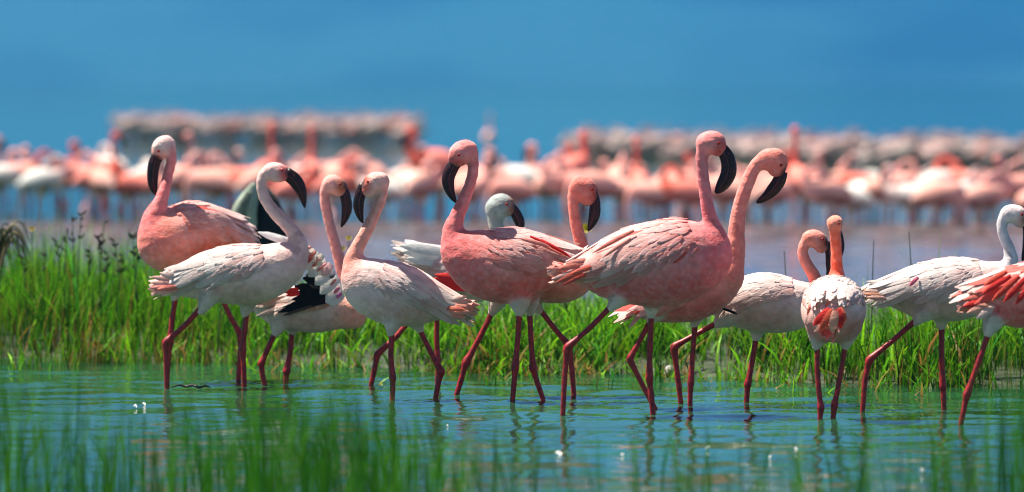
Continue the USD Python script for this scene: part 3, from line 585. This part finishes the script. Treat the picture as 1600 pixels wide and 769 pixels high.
    if feathers:                                     # the gape between the two halves, and a nostril
        for s in (-1, 1):
            gp = bill[1:14].copy(); gp[:, 1] += s * gp[:, 3] * 0.62; tg = np.gradient(bill[:, :3], axis=0)[1:14]; tg /= np.linalg.norm(tg, axis=1, keepdims=True)
            dn = np.cross(tg, [0, 1.0, 0]); dn *= np.where((dn @ (bill[-1, :3] - neck[-1, :3])) [:, None] > 0, 1, 1)
            inner = np.sign(((neck[len(neck) // 2, :3] - bill[6, :3]) @ dn[5]))
            gp[:, :3] += dn * inner * gp[:, 3:] * 0.12
            obj('gape', *tube(gp[:, :3], np.full(13, 0.0011), 5), GAPE, bo)
            n0 = bill[3].copy(); n0[:3] -= dn[2] * inner * n0[3] * 0.4; n0[1] += s * n0[3] * 0.55
            obj('nostril', *tube(np.array([n0[:3] - tg[2] * 0.005, n0[:3], n0[:3] + tg[2] * 0.005]), [0.0006, 0.0016, 0.0006], 5), GAPE, bo)
    if spec.get('eye') is not None and feathers:
        ex, ey = spec['eye'][:2]
        e = P(ex, ey, d) - base; e[1] += neck[-1, 1] * 0
        for s in (-1, 1):
            q = e.copy(); q[1] = head[len(head) // 2, 1] + s * 0.05
            q, nn = project(q[None], fn, grad, -0.0015, 12)
            import trimesh
            ico = trimesh.creation.icosphere(2, 0.0052)
            o = obj('eye', ico.vertices + q[0], ico.faces, EYE, root)
            pup = trimesh.creation.icosphere(1, 0.0030)
            obj('pupil', pup.vertices + q[0] + nn[0] * 0.0032, pup.faces, PUPIL, o)
    # --- legs
    for l in legs:
        c = l[1:].copy(); c[0, :3] = mix(l[0, :3], l[1, :3], 0.55)
        foot = c[-1].copy(); foot[2] = -0.06; foot[:2] += (c[-1, :2] - c[-2, :2]) * 0.15; c = np.vstack([c, foot])
        out = []
        for i in range(len(c) - 1):
            m = 10 if i < len(c) - 2 else 3
            for t in np.linspace(0, 1, m, endpoint=False):
                w = mix(c[i], c[i + 1], t); thin = 4.6 * k
                if i < len(c) - 2: w[3] = thin + (c[i, 3] - thin) * (1 - t) ** 3 + (c[i + 1, 3] - thin) * t ** 3
                out.append(w)
        out.append(c[-1]); out = np.array(out)
        sm = out.copy(); sm[1:-1] = 0.25 * out[:-2] + 0.5 * out[1:-1] + 0.25 * out[2:]
        lv, lf = tube(sm[:, :3], sm[:, 3] * 0.88, 10 if feathers else 6)
        obj('leg', lv, lf, LEG, root)
    # --- wings: an under-shell along the flank with rows of feathers lying on it
    n_b = len(body)

    def axis(u):
        x = np.clip(u, 0, 1) * (n_b - 1); i = np.minimum(x.astype(int), n_b - 2); t = (x - i)[:, None]
        return body[i] * (1 - t) + body[i + 1] * t, body[i, :3] - body[i + 1, :3]      # point+radius, tailward

    def surf(u, th, s, off):
        a, td = axis(u); td = td / np.linalg.norm(td, axis=1, keepdims=True)
        side = np.cross(td, [0, 0, 1.0]); side /= np.linalg.norm(side, axis=1, keepdims=True); side *= np.where(side[:, 1:2] * s < 0, -1, 1) if abs(td[:, 0]).mean() > 0.5 else s
        upv = np.cross(side, td); upv *= np.where(upv[:, 2:3] < 0, -1, 1)
        p = a[:, :3] + a[:, 3:] * (np.cos(th)[:, None] * upv + np.sin(th)[:, None] * side)
        p, nn = project(p, fn, grad, off)
        return p, nn, td
    ws = spec.get('wing', {})
    u0, u1, tmax = ws.get('u0', 0.10), ws.get('u1', 0.80), math.radians(ws.get('deg', 100))
    fc = ws.get('cols', [(0, PALE), (1, WHITE)]); redp = ws.get('red', 0.08)
    for s in (-1, 1):
        UU, TT = np.meshgrid(np.linspace(u0, u1, 14), np.linspace(0.05, tmax, 9))
        edge = 1 - 0.25 * np.abs(UU - 0.45) / 0.45
        p, nn, _ = surf(UU.ravel(), (TT * edge).ravel(), s, 0.0025)
        i = (np.arange(8)[:, None] * 14 + np.arange(13)).ravel()
        wf = np.vstack([np.stack([i, i + 1, i + 15], 1), np.stack([i, i + 15, i + 14], 1)])
        fnrm = np.cross(p[wf[:, 1]] - p[wf[:, 0]], p[wf[:, 2]] - p[wf[:, 0]])
        if (fnrm * nn[wf[:, 0]]).sum() < 0: wf = wf[:, ::-1]
        wc = smooth_colour(UU.ravel(), [(0, fc[0][1]), (1, fc[-1][1])]) * (0.85 + 0.3 * meshkit.fbm((p + base) * 40, 2, seed)[:, None])
        wing = obj('wing', p, wf, feamat, root, wc)
        if not feathers: continue
        us, ts, Ls, Ws, rowi = [], [], [], [], []
        near = s < 0 or spec.get('sy') == 1.0; nr = F_ROWS if near else 8
        for a in range(nr):
            q = a / (nr - 1); uu = u0 + 0.17 + (u1 - 0.09 - u0) * q
            m = max(3, int(round((F_COLS if near else 5) * (0.62 + 0.55 * math.sin(math.pi * (0.25 + 0.6 * q))))))
            for b in range(m):
                tt = (b + 0.5 + (0.5 if a % 2 else 0) - 0.25) / m * tmax * (1 - 0.25 * abs(uu - 0.45) / 0.45)
                us.append(uu + r.normal(0, 0.012)); ts.append(tt + r.normal(0, 0.05)); rowi.append(q)
                Ls.append((0.125 - 0.080 * q) * r.uniform(0.8, 1.25) * ws.get('len', 1)); Ws.append((0.024 - 0.009 * q) * r.uniform(0.75, 1.25) * ws.get('wide', 1))
        us, ts, Ls, Ws, rowi = map(np.array, (us, ts, Ls, Ws, rowi))
        p0, nn, td = surf(us, ts, s, 0.002)
        down = np.array([0, 0, -1.0]) - nn * (-nn[:, 2:3])
        dirn = td - nn * (td * nn).sum(1, keepdims=True)
        dirn = dirn / np.linalg.norm(dirn, axis=1, keepdims=True) + down * (ws.get('droop', 0.55) * np.sin(np.clip(ts, 0, 1.6)) * (0.25 + 0.9 * rowi) + r.normal(0, 0.15, len(us)))[:, None]
        dirn /= np.linalg.norm(dirn, axis=1, keepdims=True)
        g, ss, cc = feather_grid(p0, dirn, nn, Ls, Ws)
        N = len(us); lift = (0.0008 + 0.0018 * ss ** 1.5)[None, :, None] * r.uniform(0.5, 1.7, (N, 1, 1)) + 0.0012 * (1 - cc ** 2)[None, None]
        lift = lift + (0.0018 * rowi + r.uniform(0, 0.0012, N))[:, None, None]
        hug = us - Ls / (np.linalg.norm(body[0, :3] - body[-1, :3]) + 1e-6) > 0.04
        pr, _ = project(g[hug].reshape(-1, 3), fn, grad, lift[hug].ravel(), 4)
        g[hug] = pr.reshape(g[hug].shape)
        g[~hug] += nn[~hug][:, None, None] * lift[~hug][..., None]
        for q in range(N):
            t = float(np.clip((us[q] - u0) / (u1 - u0), 0, 1))
            base_c = smooth_colour(np.array([t]), fc)[0]
            tone = r.uniform(0.88, 1.10); x = r.random()
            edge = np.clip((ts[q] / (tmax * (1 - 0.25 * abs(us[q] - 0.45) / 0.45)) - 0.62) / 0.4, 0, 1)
            base_c = mix(base_c, C['belly'], 0.75 * edge); front = np.clip((t - 0.72) / 0.3, 0, 1); base_c = mix(base_c, C['breast'], 0.7 * front)  # lower wing feathers blend into the belly tone, painted shade included
            if x < redp: base_c = mix(base_c, RED, 0.88); tip = mix(base_c, CORAL, 0.4)
            else:
                if x < redp + 0.22: base_c = mix(base_c, CORAL, 0.30)
                tip = mix(base_c, WHITE, ws.get('tip', 0.70) * (1 - 0.6 * edge))
            cv = mix(mix(base_c, CORAL, ws.get('root', 0.38)), tip, (ss[:, None, None] ** 0.7) * (0.55 + 0.45 * np.abs(cc)[None, :, None])) * tone
            fcv = FT if True else FT
            pts = g[q].reshape(-1, 3)
            obj('feather', pts, fcv, feamat, wing, np.clip(cv.reshape(-1, 3), 0.01, 0.88))
    # --- tail and loose feathers
    if feathers:
        a, td = body[0], body[0, :3] - body[3, :3]; td /= np.linalg.norm(td)
        tl = spec.get('tail', {}); nT = tl.get('n', 9); cols = tl.get('cols', [PALE, CORAL])
        side = np.cross(td, [0, 0, 1.0]); side /= np.linalg.norm(side); upv = np.cross(side, td); upv *= np.sign(upv[2]) or 1
        if nT:
            # a short tapering tail core carries the fan
            L0 = tl.get('L', 0.05)
            tv, tf = tube([a[:3] - td * 0.03, a[:3] + td * L0 * 0.25, a[:3] + td * L0 * 0.8], np.array([0.9, 0.75, 0.3]) * a[3], 10, 0.8)
            tail = obj('tail', tv, tf, feamat, root, mix(cols[0], cols[1], 0.5))
            for q in range(nT * 2):
                an = q / (nT * 2) * 2 * math.pi + r.normal(0, 0.15); rr = a[3] * r.uniform(0.35, 0.85)
                b0 = a[:3] - td * 0.02 + (upv * math.cos(an) + side * 0.8 * math.sin(an)) * rr
                dr = td + (upv * math.cos(an) + side * math.sin(an)) * r.uniform(0.0, 0.35) + upv * tl.get('lift', 0); dr /= np.linalg.norm(dr)
                nn = upv * math.cos(an) + side * math.sin(an); nn -= dr * (nn @ dr); nn /= np.linalg.norm(nn)
                g, ss, cc = feather_grid(b0[None], dr[None], nn[None], np.array([L0 * r.uniform(0.9, 1.5) + 0.02]), np.array([0.022 * r.uniform(0.8, 1.2)]))
                g = g + nn * (0.002 * (1 - cc ** 2))[None, None, :, None]
                c = mix(cols[r.integers(len(cols))], WHITE, 0.0) * r.uniform(0.85, 1.1)
                cv = mix(c, mix(c, PALE, 0.5), ss[:, None, None] * np.ones((1, NW, 1)))
                obj('tail_feather', g.reshape(-1, 3), FT, feamat, tail, np.clip(cv.reshape(-1, 3), 0.01, 0.88))
        for q, (x0, y0, x1, y1, w, cl, dy) in enumerate(spec.get('loose', [])):
            b0 = P(x0, y0, d) - base; b1 = P(x1, y1, d) - base; b0[1] += dy; b1[1] += dy - 0.004
            L = np.linalg.norm(b1 - b0); dr = (b1 - b0) / L; nn = np.array([0.0, -1, 0]) + 0.25 * np.array([0, 0, 1.0]); nn -= dr * (nn @ dr); nn /= np.linalg.norm(nn)
            g, ss, cc = feather_grid(b0[None], dr[None], nn[None], np.array([L]), np.array([w * k]))
            g = g + nn * (0.003 * (1 - cc ** 2))[None, None, :, None] + nn * (q * 0.0009 + 0.006 * np.sin(ss * 3))[None, :, None, None]
            cv = np.array(cl) * np.ones((NS, NW, 1)) * r.uniform(0.9, 1.08)
            obj('loose_feather', g.reshape(-1, 3), FT, feamat, root, np.clip(cv.reshape(-1, 3), 0.004, 0.88))


def foot_depth(py): return CAM_H * FPX / (py - HORIZON)


for q, (label, py, spec) in enumerate(BIRDS):
    d = foot_depth(py); xb = np.mean([c[0] for c in spec['body']])
    base = np.array([(xb - 800) / FPX * d, d, 0.0])
    root = thing('flamingo', label, 'flamingo', base)
    build_bird(spec, root, base, d, seed=100 + q)

# ---------------------------------------------------------------- the flock behind: prototypes of a few poses and colours, then copies
LEGS_R = [[(792, 470, 0), (788, 500, 6), (784, 540, 5), (780, 572, 7.5), (782, 600, 5), (785, 629, 4.5)], [(806, 470, 0), (808, 500, 6), (806, 540, 5), (803, 574, 7.5), (806, 600, 5), (808, 629, 4.5)]]
BODY_R = [(706, 452, 9), (726, 448, 20), (760, 440, 38), (800, 434, 48), (838, 428, 42), (862, 420, 30)]
POSES = {
 'upright': dict(body=BODY_R, legs=LEGS_R, neck=[(868, 414, 26), (882, 395, 17), (880, 365, 12), (870, 325, 10), (866, 285, 9.5), (872, 262, 12)], head=[(874, 260, 15), (884, 262, 16), (892, 270, 11)],
                 bill=[(894, 268, 9), (905, 284, 10), (907, 302, 9), (899, 328, 2)]),
 'feeding': dict(body=BODY_R, legs=LEGS_R, neck=[(866, 424, 26), (888, 440, 17), (898, 475, 12), (896, 515, 10), (888, 550, 9.5), (880, 570, 12)], head=[(878, 572, 14), (872, 584, 15), (864, 592, 11)],
                 bill=[(864, 594, 9), (852, 604, 10), (838, 604, 8), (824, 596, 2)]),
 'preening': dict(body=BODY_R, legs=LEGS_R, neck=[(866, 414, 26), (884, 392, 16), (882, 362, 12), (862, 344, 10), (838, 350, 9.5), (824, 366, 12)], head=[(822, 368, 15), (812, 376, 16), (804, 384, 11)],
                  bill=[(806, 384, 9), (794, 392, 9), (786, 402, 8), (778, 412, 2)]),
 'hunched': dict(body=BODY_R, legs=LEGS_R, neck=[(868, 414, 26), (890, 400, 16), (896, 376, 12), (882, 356, 10), (872, 340, 9.5), (880, 326, 12)], head=[(882, 324, 15), (892, 326, 16), (900, 334, 11)],
                 bill=[(902, 332, 9), (912, 348, 10), (912, 366, 9), (904, 388, 2)])}
TONES = {'pale pink': (dict(breast=(0.84, 0.38, 0.32), back=(0.86, 0.48, 0.40), belly=(0.28, 0.10, 0.07), rump=(0.84, 0.50, 0.42), neck0=(0.84, 0.36, 0.30), neck1=(0.84, 0.40, 0.36), head=(0.84, 0.40, 0.36)), [(0, (0.86, 0.49, 0.40)), (1, (0.85, 0.36, 0.29))]),  # dark belly tones paint shade under the flock bodies
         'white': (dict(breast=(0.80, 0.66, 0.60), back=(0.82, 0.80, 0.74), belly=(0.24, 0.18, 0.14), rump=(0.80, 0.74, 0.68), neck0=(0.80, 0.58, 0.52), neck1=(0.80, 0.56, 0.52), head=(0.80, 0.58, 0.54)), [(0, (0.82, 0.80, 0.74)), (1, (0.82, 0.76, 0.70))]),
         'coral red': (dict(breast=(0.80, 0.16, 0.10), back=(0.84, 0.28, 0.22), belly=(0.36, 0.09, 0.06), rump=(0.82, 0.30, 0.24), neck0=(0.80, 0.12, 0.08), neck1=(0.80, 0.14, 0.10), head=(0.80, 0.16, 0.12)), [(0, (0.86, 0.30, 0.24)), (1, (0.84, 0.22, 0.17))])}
protos = {}


def distant(pose, tone, x, d, rz, sc, sink=0.0, label=None, group=None, name='distant_flamingo'):
    root = UsdGeom.Xform.Define(stage, numbered(name)); key = (pose, tone)
    root.AddTranslateOp().Set(Gf.Vec3d(float(x), float(d), -float(sink))); root.AddRotateZOp().Set(float(rz)); root.AddScaleOp().Set(Gf.Vec3f(sc, sc, sc))
    if key not in protos:
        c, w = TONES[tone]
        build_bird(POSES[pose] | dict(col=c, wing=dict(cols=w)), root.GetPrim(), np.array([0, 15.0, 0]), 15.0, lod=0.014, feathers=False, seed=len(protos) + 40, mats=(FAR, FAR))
        protos[key] = root.GetPath()
    else:
        root.GetPrim().GetReferences().AddInternalReference(protos[key]); root.GetPrim().SetInstanceable(True)
    tag(root, label, 'flamingo', group)


DOES = {'feeding': 'head down', 'preening': 'preening', 'hunched': 'neck drawn in', 'upright': 'neck raised'}
ZONES = ((225, 'left of the leftmost flamingo'), (300, 'behind the leftmost flamingo head'), (405, 'between the two leftmost heads'), (490, 'behind the S-necked flamingo bill'), (610, 'behind the two facing heads'),
         (690, 'left of the upright pink neck'), (765, 'behind the upright pink neck'), (880, 'above the grey-headed flamingo'), (960, 'behind the bowed coral head'), (1080, 'left of the largest flamingo neck'),
         (1160, 'behind the largest flamingo head'), (1245, 'behind the second tallest head'), (1340, 'above the rear-view flamingo'), (1440, 'above the orange tail'), (1540, 'left of the grey curved neck'), (9999, 'at the right edge'))
ROWS = ('front row', 'second row', 'third row', 'fourth row', 'rearmost row')
r = np.random.default_rng(11)
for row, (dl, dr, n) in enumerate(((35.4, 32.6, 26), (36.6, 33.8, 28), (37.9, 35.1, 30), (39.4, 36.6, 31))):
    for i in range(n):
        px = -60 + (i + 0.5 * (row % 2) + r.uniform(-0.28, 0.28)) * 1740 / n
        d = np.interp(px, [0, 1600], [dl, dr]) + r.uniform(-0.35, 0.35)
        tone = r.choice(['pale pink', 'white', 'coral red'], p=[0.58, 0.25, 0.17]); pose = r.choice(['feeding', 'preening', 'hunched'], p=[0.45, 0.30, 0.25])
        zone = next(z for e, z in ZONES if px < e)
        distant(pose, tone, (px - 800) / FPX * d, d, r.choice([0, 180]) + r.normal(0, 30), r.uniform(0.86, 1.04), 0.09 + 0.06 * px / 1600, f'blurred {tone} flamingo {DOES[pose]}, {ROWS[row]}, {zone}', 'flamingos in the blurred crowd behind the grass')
for px, d, tone, pose, rz, sc, lab in (
        (150, 35.0, 'coral red', 'upright', 15, 0.92, 'blurred flamingo with coral head raised above the row, at far left'),
        (322, 36.0, 'pale pink', 'upright', 160, 0.90, 'blurred pale pink flamingo with head up between the two left standing flamingos'),
        (415, 35.5, 'coral red', 'upright', 75, 1.0, 'blurred flamingo with dark red upright neck above the S-necked white flamingo'),
        (488, 37.0, 'coral red', 'upright', 95, 0.95, 'blurred coral flamingo with raised neck above the two facing heads'),
        (684, 36.0, 'coral red', 'hunched', 185, 1.15, 'blurred red-backed flamingo just left of the upright pink head'),
        (898, 34.5, 'coral red', 'hunched', 70, 1.12, 'blurred coral flamingo just above the bowed coral head'),
        (1000, 34.5, 'coral red', 'upright', 100, 0.88, 'blurred coral flamingo with raised head left of the largest flamingo'),
        (1247, 34.0, 'coral red', 'upright', 95, 0.98, 'blurred flamingo with orange neck raised right of the bowed flamingo')):
    distant(pose, tone, (px - 800) / FPX * d, d, rz, sc, 0.06, lab, 'flamingos in the blurred crowd behind the grass')
distant('upright', 'pale pink', (763 - 800) / FPX * 68, 68, 80, 0.9, 0.12, 'lone faint flamingo far out on the lake between the two distant flocks', 'flamingos in the blurred crowd behind the grass')

# two far flocks, each reading as one mass
far_shapes = []
for pose in ('feeding', 'preening', 'hunched'):
    sp = POSES[pose]; base = np.array([0, 15.0, 0]); rw = lambda cp: np.array([[*(P(c[0], c[1], 15.0) - base), c[2] * 15 / FPX] for c in cp])
    b, n, lg = rw(sp['body']), rw(sp['neck']), [rw(l) for l in sp['legs']]
    fn = lambda p: np.minimum(chain_sdf(p, b, 0.82), np.minimum(chain_sdf(p, n), np.min([chain_sdf(p, l + [0, 0, 0, 0.004]) for l in lg], 0)))
    al = np.vstack([b, n] + lg)
    v, f, _ = surface_nets(fn, al[:, :3].min(0) - 0.12, al[:, :3].max(0) + 0.12, 0.026)
    far_shapes.append((v, f))


def far_flock(seed, x0, x1, d0, d1, depth, n, sink, label):
    r = np.random.default_rng(seed); V, Fc, Cc, k = [], [], [], 0
    for i in range(n):
        px = x0 + (x1 - x0) * r.random(); d = np.interp(px, [x0, x1], [d0, d1]) + r.uniform(0, depth)
        v, f = far_shapes[r.integers(3)]; a = r.choice([0, math.pi]) + r.normal(0, 0.5); s = r.uniform(0.85, 0.98)
        R = np.array([[math.cos(a), -math.sin(a), 0], [math.sin(a), math.cos(a), 0], [0, 0, 1]])
        dz = sink + 0.17 * r.random(); c = mix((0.46, 0.31, 0.29), (0.44, 0.36, 0.33), r.random()) if r.random() < 0.85 else np.array((0.45, 0.2, 0.16))
        V.append(s * v @ R.T + [(px - 800) / FPX * d, d, -dz]); Fc.append(f + k); Cc.append(c * np.ones((len(v), 3))); k += len(v)
    tag(obj('far_flamingo_flock', np.vstack(V), np.vstack(Fc), FAR, col=np.vstack(Cc)), label, 'flamingo flock', kind='stuff')


far_flock(1, 186, 656, 82, 77, 4, 300, 0.02, 'distant hazy flamingo flock on the lake at upper left')
far_flock(2, 880, 1660, 64, 54, 3.5, 360, 0.13, 'distant hazy flamingo flock on the lake at upper right')

# ---------------------------------------------------------------- two dark birds on the bank
def shape(name, cps, d, base, m, parent, col=None, sy=0.8, lod=0.01, k=0.02, dy=0.0):
    kk = d / FPX
    ch = [catmull([[*(P(c[0], c[1], d) + [0, dy + (c[3] if len(c) > 3 else 0), 0] - base), c[2] * kk] for c in cp], 14) for cp in cps]
    def fn(p):
        D = chain_sdf(p, ch[0], sy)
        for c in ch[1:]: D = smin(D, chain_sdf(p, c, sy), k)
        return D
    al = np.vstack(ch)
    v, f, _ = surface_nets(fn, (al[:, :3] - al[:, 3:]).min(0) - 0.02, (al[:, :3] + al[:, 3:]).max(0) + 0.02, lod)
    n = meshkit.fbm(v * 60, 3, 3)[:, None]
    return obj(name, v, f, m, parent, None if col is None else np.array(col) * (0.7 + 0.6 * n))


def leaf(name, parent, a, b, w, d, base, c, dy, m=None, curl=0.006):
    b0, b1 = P(*a, d) - base, P(*b, d) - base; b0[1] += dy; b1[1] += dy
    L = np.linalg.norm(b1 - b0); dr = (b1 - b0) / L; nn = np.array([0.0, -1, 0.3]); nn -= dr * (nn @ dr); nn /= np.linalg.norm(nn)
    g, ss, cc = feather_grid(b0[None], dr[None], nn[None], np.array([L]), np.array([w * d / FPX]))
    g = g + nn * (curl * np.sin(ss * 3))[None, :, None, None] + nn * (0.002 * (1 - cc ** 2))[None, None, :, None]
    return obj(name, g.reshape(-1, 3), FT, m or FEATHER, parent, np.array(c) * np.ones((NS * NW, 1)))


d = 18.6; base = np.array([(405 - 800) / FPX * d, d, float(ground_z(np.array([(405 - 800) / FPX * d]), np.array([d]))[0])])
t = thing('stork', 'dark stork with grey-green back bent over behind the S-necked white flamingo', 'stork', base)
shape('body', [[(402, 392, 44), (410, 350, 36), (408, 318, 26), (402, 294, 10)], [(430, 352, 24), (440, 372, 26), (436, 392, 20)]], d, base, BODY, t, (0.010, 0.011, 0.012))
wg = shape('wing', [[(386, 352, 22), (383, 335, 21), (390, 312, 15), (397, 288, 5)]], d, base, BODY, t, (0.34, 0.40, 0.31), sy=0.55, dy=-0.055)
for i in range(7):
    leaf('feather', wg, (392 - i * 3.0, 300 + i * 5), (378 - i * 2.0 + (i % 2) * 10, 336 + i * 4), 12, d, base, np.array((0.42, 0.47, 0.38)) * (0.55 + 0.5 * ((i * 5) % 7) / 7), -0.12)
shape('neck', [[(440, 384, 16), (452, 405, 11), (456, 428, 9), (452, 440, 11), (446, 444, 13)]], d, base, BODY, t, (0.03, 0.03, 0.03), lod=0.008)
bl = catmull([[*(P(a, b, d) - base), q * d / FPX] for a, b, q in ((444, 448, 8), (436, 458, 6), (424, 466, 2))], 8)
obj('bill', *tube(bl[:, :3], bl[:, 3], 8, 0.7), BILL, t)
for s in (-1, 1):
    c = np.array([P(404 + 6 * s, 420, d) - base, P(404 + 7 * s, 455, d) - base, [0.016 * s, 0, -0.02]]); c[:, 1] += 0.04 * s
    obj('leg', *tube(c, [0.009, 0.008, 0.007], 7), DARKWOOD, t)

d = 18.0; base = np.array([(-30 - 800) / FPX * d, d, float(ground_z(np.array([(-30 - 800) / FPX * d]), np.array([d]))[0])])
t = thing('sedge_tussock', 'dark arching sedge tussock with pale dead leaves drooping at the left picture edge', 'sedge', base)
r = np.random.default_rng(4)
for i in range(46):
    top = np.array([r.uniform(-60, 22), r.uniform(318, 352)]); end = top + np.array([r.uniform(8, 32) * (1 if r.random() < 0.8 else -1), r.uniform(45, 85)]); dy = r.uniform(-0.12, 0.12)
    p0 = np.array([r.uniform(-0.05, 0.03), dy * 0.4, -0.02]); p1 = P(*top, d) - base + [0, dy, 0]; p2 = P(*end, d) - base + [0, dy * 1.6, 0]
    s = np.linspace(0, 1, 12)[:, None]; q0 = p0 * (1 - s) ** 3 + 3 * (p0 * 0.3 + p1 * 0.7 + [0, 0, 0.05]) * s * (1 - s) ** 2 + 3 * (p1 + [0.02, 0, 0.045]) * s ** 2 * (1 - s) + p2 * s ** 3
    c = np.array((0.34, 0.30, 0.19)) if i % 3 == 0 else mix((0.012, 0.020, 0.008), (0.04, 0.06, 0.02), r.random())
    lv, lf = tube(q0, 0.0052 * np.sqrt(np.sin(np.clip(s[:, 0] * 0.93 + 0.05, 0, 1) * math.pi)) * r.uniform(0.6, 1.3), 5, 0.5)
    obj('leaf', lv, lf, BLADE, t, np.tile(c, (len(lv), 1)))

# ---------------------------------------------------------------- rushes, flowers, floating feathers, stick, stone
def rush(px, top, d, lean, seed_r, label, group, name='rush_stalk'):
    x = (px - 800) / FPX * d; g = float(ground_z(np.array([x]), np.array([d]))[0]); h = CAM_H - (top - HORIZON) / FPX * d - g
    t = thing(name, label, 'rush', (x, d, g), group)
    s = np.linspace(0, 1, 9); pts = np.column_stack([lean * (s ** 2 - 1), 0.02 * s, h * s - 0.01])
    obj('stem', *tube(pts, 0.0032 - 0.0018 * s, 6), STALK, t)
    if seed_r:
        rr = np.random.default_rng(int(px)); V, Fc, k = [], [], 0
        for j in range(rr.integers(5, 9)):
            q = rr.uniform(0.78, 1.0); c = np.array([np.interp(q, s, pts[:, i]) for i in range(3)])
            a = rr.uniform(0, 6.28); o = np.array([math.cos(a), math.sin(a), 0.9]) * rr.uniform(0.008, 0.016)
            v, f = tube(np.array([c, c + 0.4 * o, c + o, c + 1.5 * o]), [0.0015, seed_r, seed_r * 0.9, 0.0008], 6)
            V.append(v); Fc.append(f + k); k += len(v)
        obj('seed_head', np.vstack(V), np.vstack(Fc), SEED, t)


for px, top, lean in ((88, 372, -.02), (104, 352, .01), (112, 333, -.01), (126, 330, .015), (140, 378, .01), (152, 366, -.02), (162, 345, .02), (166, 392, 0.0), (178, 372, -.035), (190, 396, .02), (206, 362, -.02), (214, 384, .01), (70, 388, .015), (34, 398, -.02)):
    rush(px, top, 17.7, lean, 0.0042, 'dark rush stalk with brown seed head above the grass left of the leftmost flamingo', 'seeding rushes at the far left')
for px, top, lean, lab in ((348, 452, .02, 'thin dark stem under the tail of the leftmost flamingo'), (551, 372, -.01, 'thin stem between the two facing heads'), (820, 470, .01, 'thin dark stem beneath the upright pink flamingo'),
                           (1226, 388, -.012, 'thin dark stem above the back of the white-bodied coiled-neck flamingo'), (1366, 372, .01, 'thin dark stem right of the rear-view flamingo neck'), (1421, 358, -.015, 'thin dark stem behind the back of the white orange-tailed flamingo')):
    rush(px, top, 17.2 if px < 1100 else 16.3, lean, 0, lab, None, 'grass_stem')
for px, py, d, lab in ((916, 357, 17.6, 'bright yellow flower at the bill tip of the bowed coral flamingo'), (545, 372, 17.6, 'yellow flower between the two facing necks'), (50, 358, 18.2, 'yellow flower above the grass near the left edge'), (536, 388, 17.8, 'lower small yellow flower beside the coral neck')):
    x = (px - 800) / FPX * d; g = float(ground_z(np.array([x]), np.array([d]))[0]); z = CAM_H - (py - HORIZON) / FPX * d - g
    t = thing('yellow_flower', lab, 'flower', (x, d, g)); rad = 0.022 if px == 916 else 0.011
    s = np.linspace(0, 1, 6); obj('stem', *tube(np.column_stack([0.01 * (s - 1), 0 * s, z * s]), 0.0022 + 0 * s, 6), STALK, t)
    for i in range(8):
        a = i * math.pi / 4; dr = np.array([[math.cos(a), -0.5 * abs(math.sin(a)), math.sin(a) * 0.7 + 0.2]]); dr /= np.linalg.norm(dr)
        gq, ss, cc = feather_grid(np.array([[0, 0, z]]), dr, np.array([[0.1, -1.0, 0.35]]), np.array([rad]), np.array([rad * 0.7]))
        obj('petal', gq.reshape(-1, 3), FT, PETAL, t)
r = np.random.default_rng(19)
for i, (px, py, L) in enumerate(((214, 637, .04), (226, 634, .03), (875, 712, .045), (1247, 705, .035), (975, 714, .025), (1202, 717, .025), (1105, 703, .03), (700, 668, .018), (1440, 738, .03))):
    d = foot_depth(py); x = (px - 800) / FPX * d; a = r.uniform(0, 6.28); L *= 0.5
    t = thing('floating_feather', 'tiny white down feather floating on the near water', 'feather', (x, d, 0.0), 'white feathers floating on the water')
    for j in range(3):
        aj = a + (j - 1) * 0.5; dr = np.array([[math.cos(aj), math.sin(aj) * 0.5, 0.08 + 0.12 * j]]); dr /= np.linalg.norm(dr); nn = np.array([[0.0, -1.0, 0.5]]); nn -= dr * (nn * dr).sum(); nn /= np.linalg.norm(nn)
        gq, ss, cc = feather_grid(np.array([[0, 0.002 * j, 0.001]]), dr, nn, np.array([L * r.uniform(0.5, 0.8)]), np.array([L * 0.4]))
        gq[..., 2] += 0.006 * np.sin(ss * 3)[None, :, None]
        obj('vane', gq.reshape(-1, 3), FT, WHITE_F, t)
d = foot_depth(607)
s = np.linspace(0, 1, 14); pts = np.column_stack([(268 + 62 * s - 800) / FPX * d, d + 0.03 * np.sin(s * 5), 0.004 + 0.006 * np.sin(s * 9) ** 2])
tag(obj('floating_stick', *tube(pts, 0.002 + 0.003 * np.sin(s * math.pi), 7), DARKWOOD), 'dark wet stick floating by the legs of the leftmost flamingos', 'stick')
import trimesh
d = 16.35; m = trimesh.creation.icosphere(3, 0.02); v = np.array(m.vertices) * [1, 0.8, 1.25]; v += 0.012 * (meshkit.fbm(v * 40 + 5, 3, 2)[:, None] - 0.5) * v / 0.03
tag(obj('shore_stone', v + P(1047, 581, d), m.faces, STONE), 'small pale stone at the grass edge behind the bent red leg', 'stone')
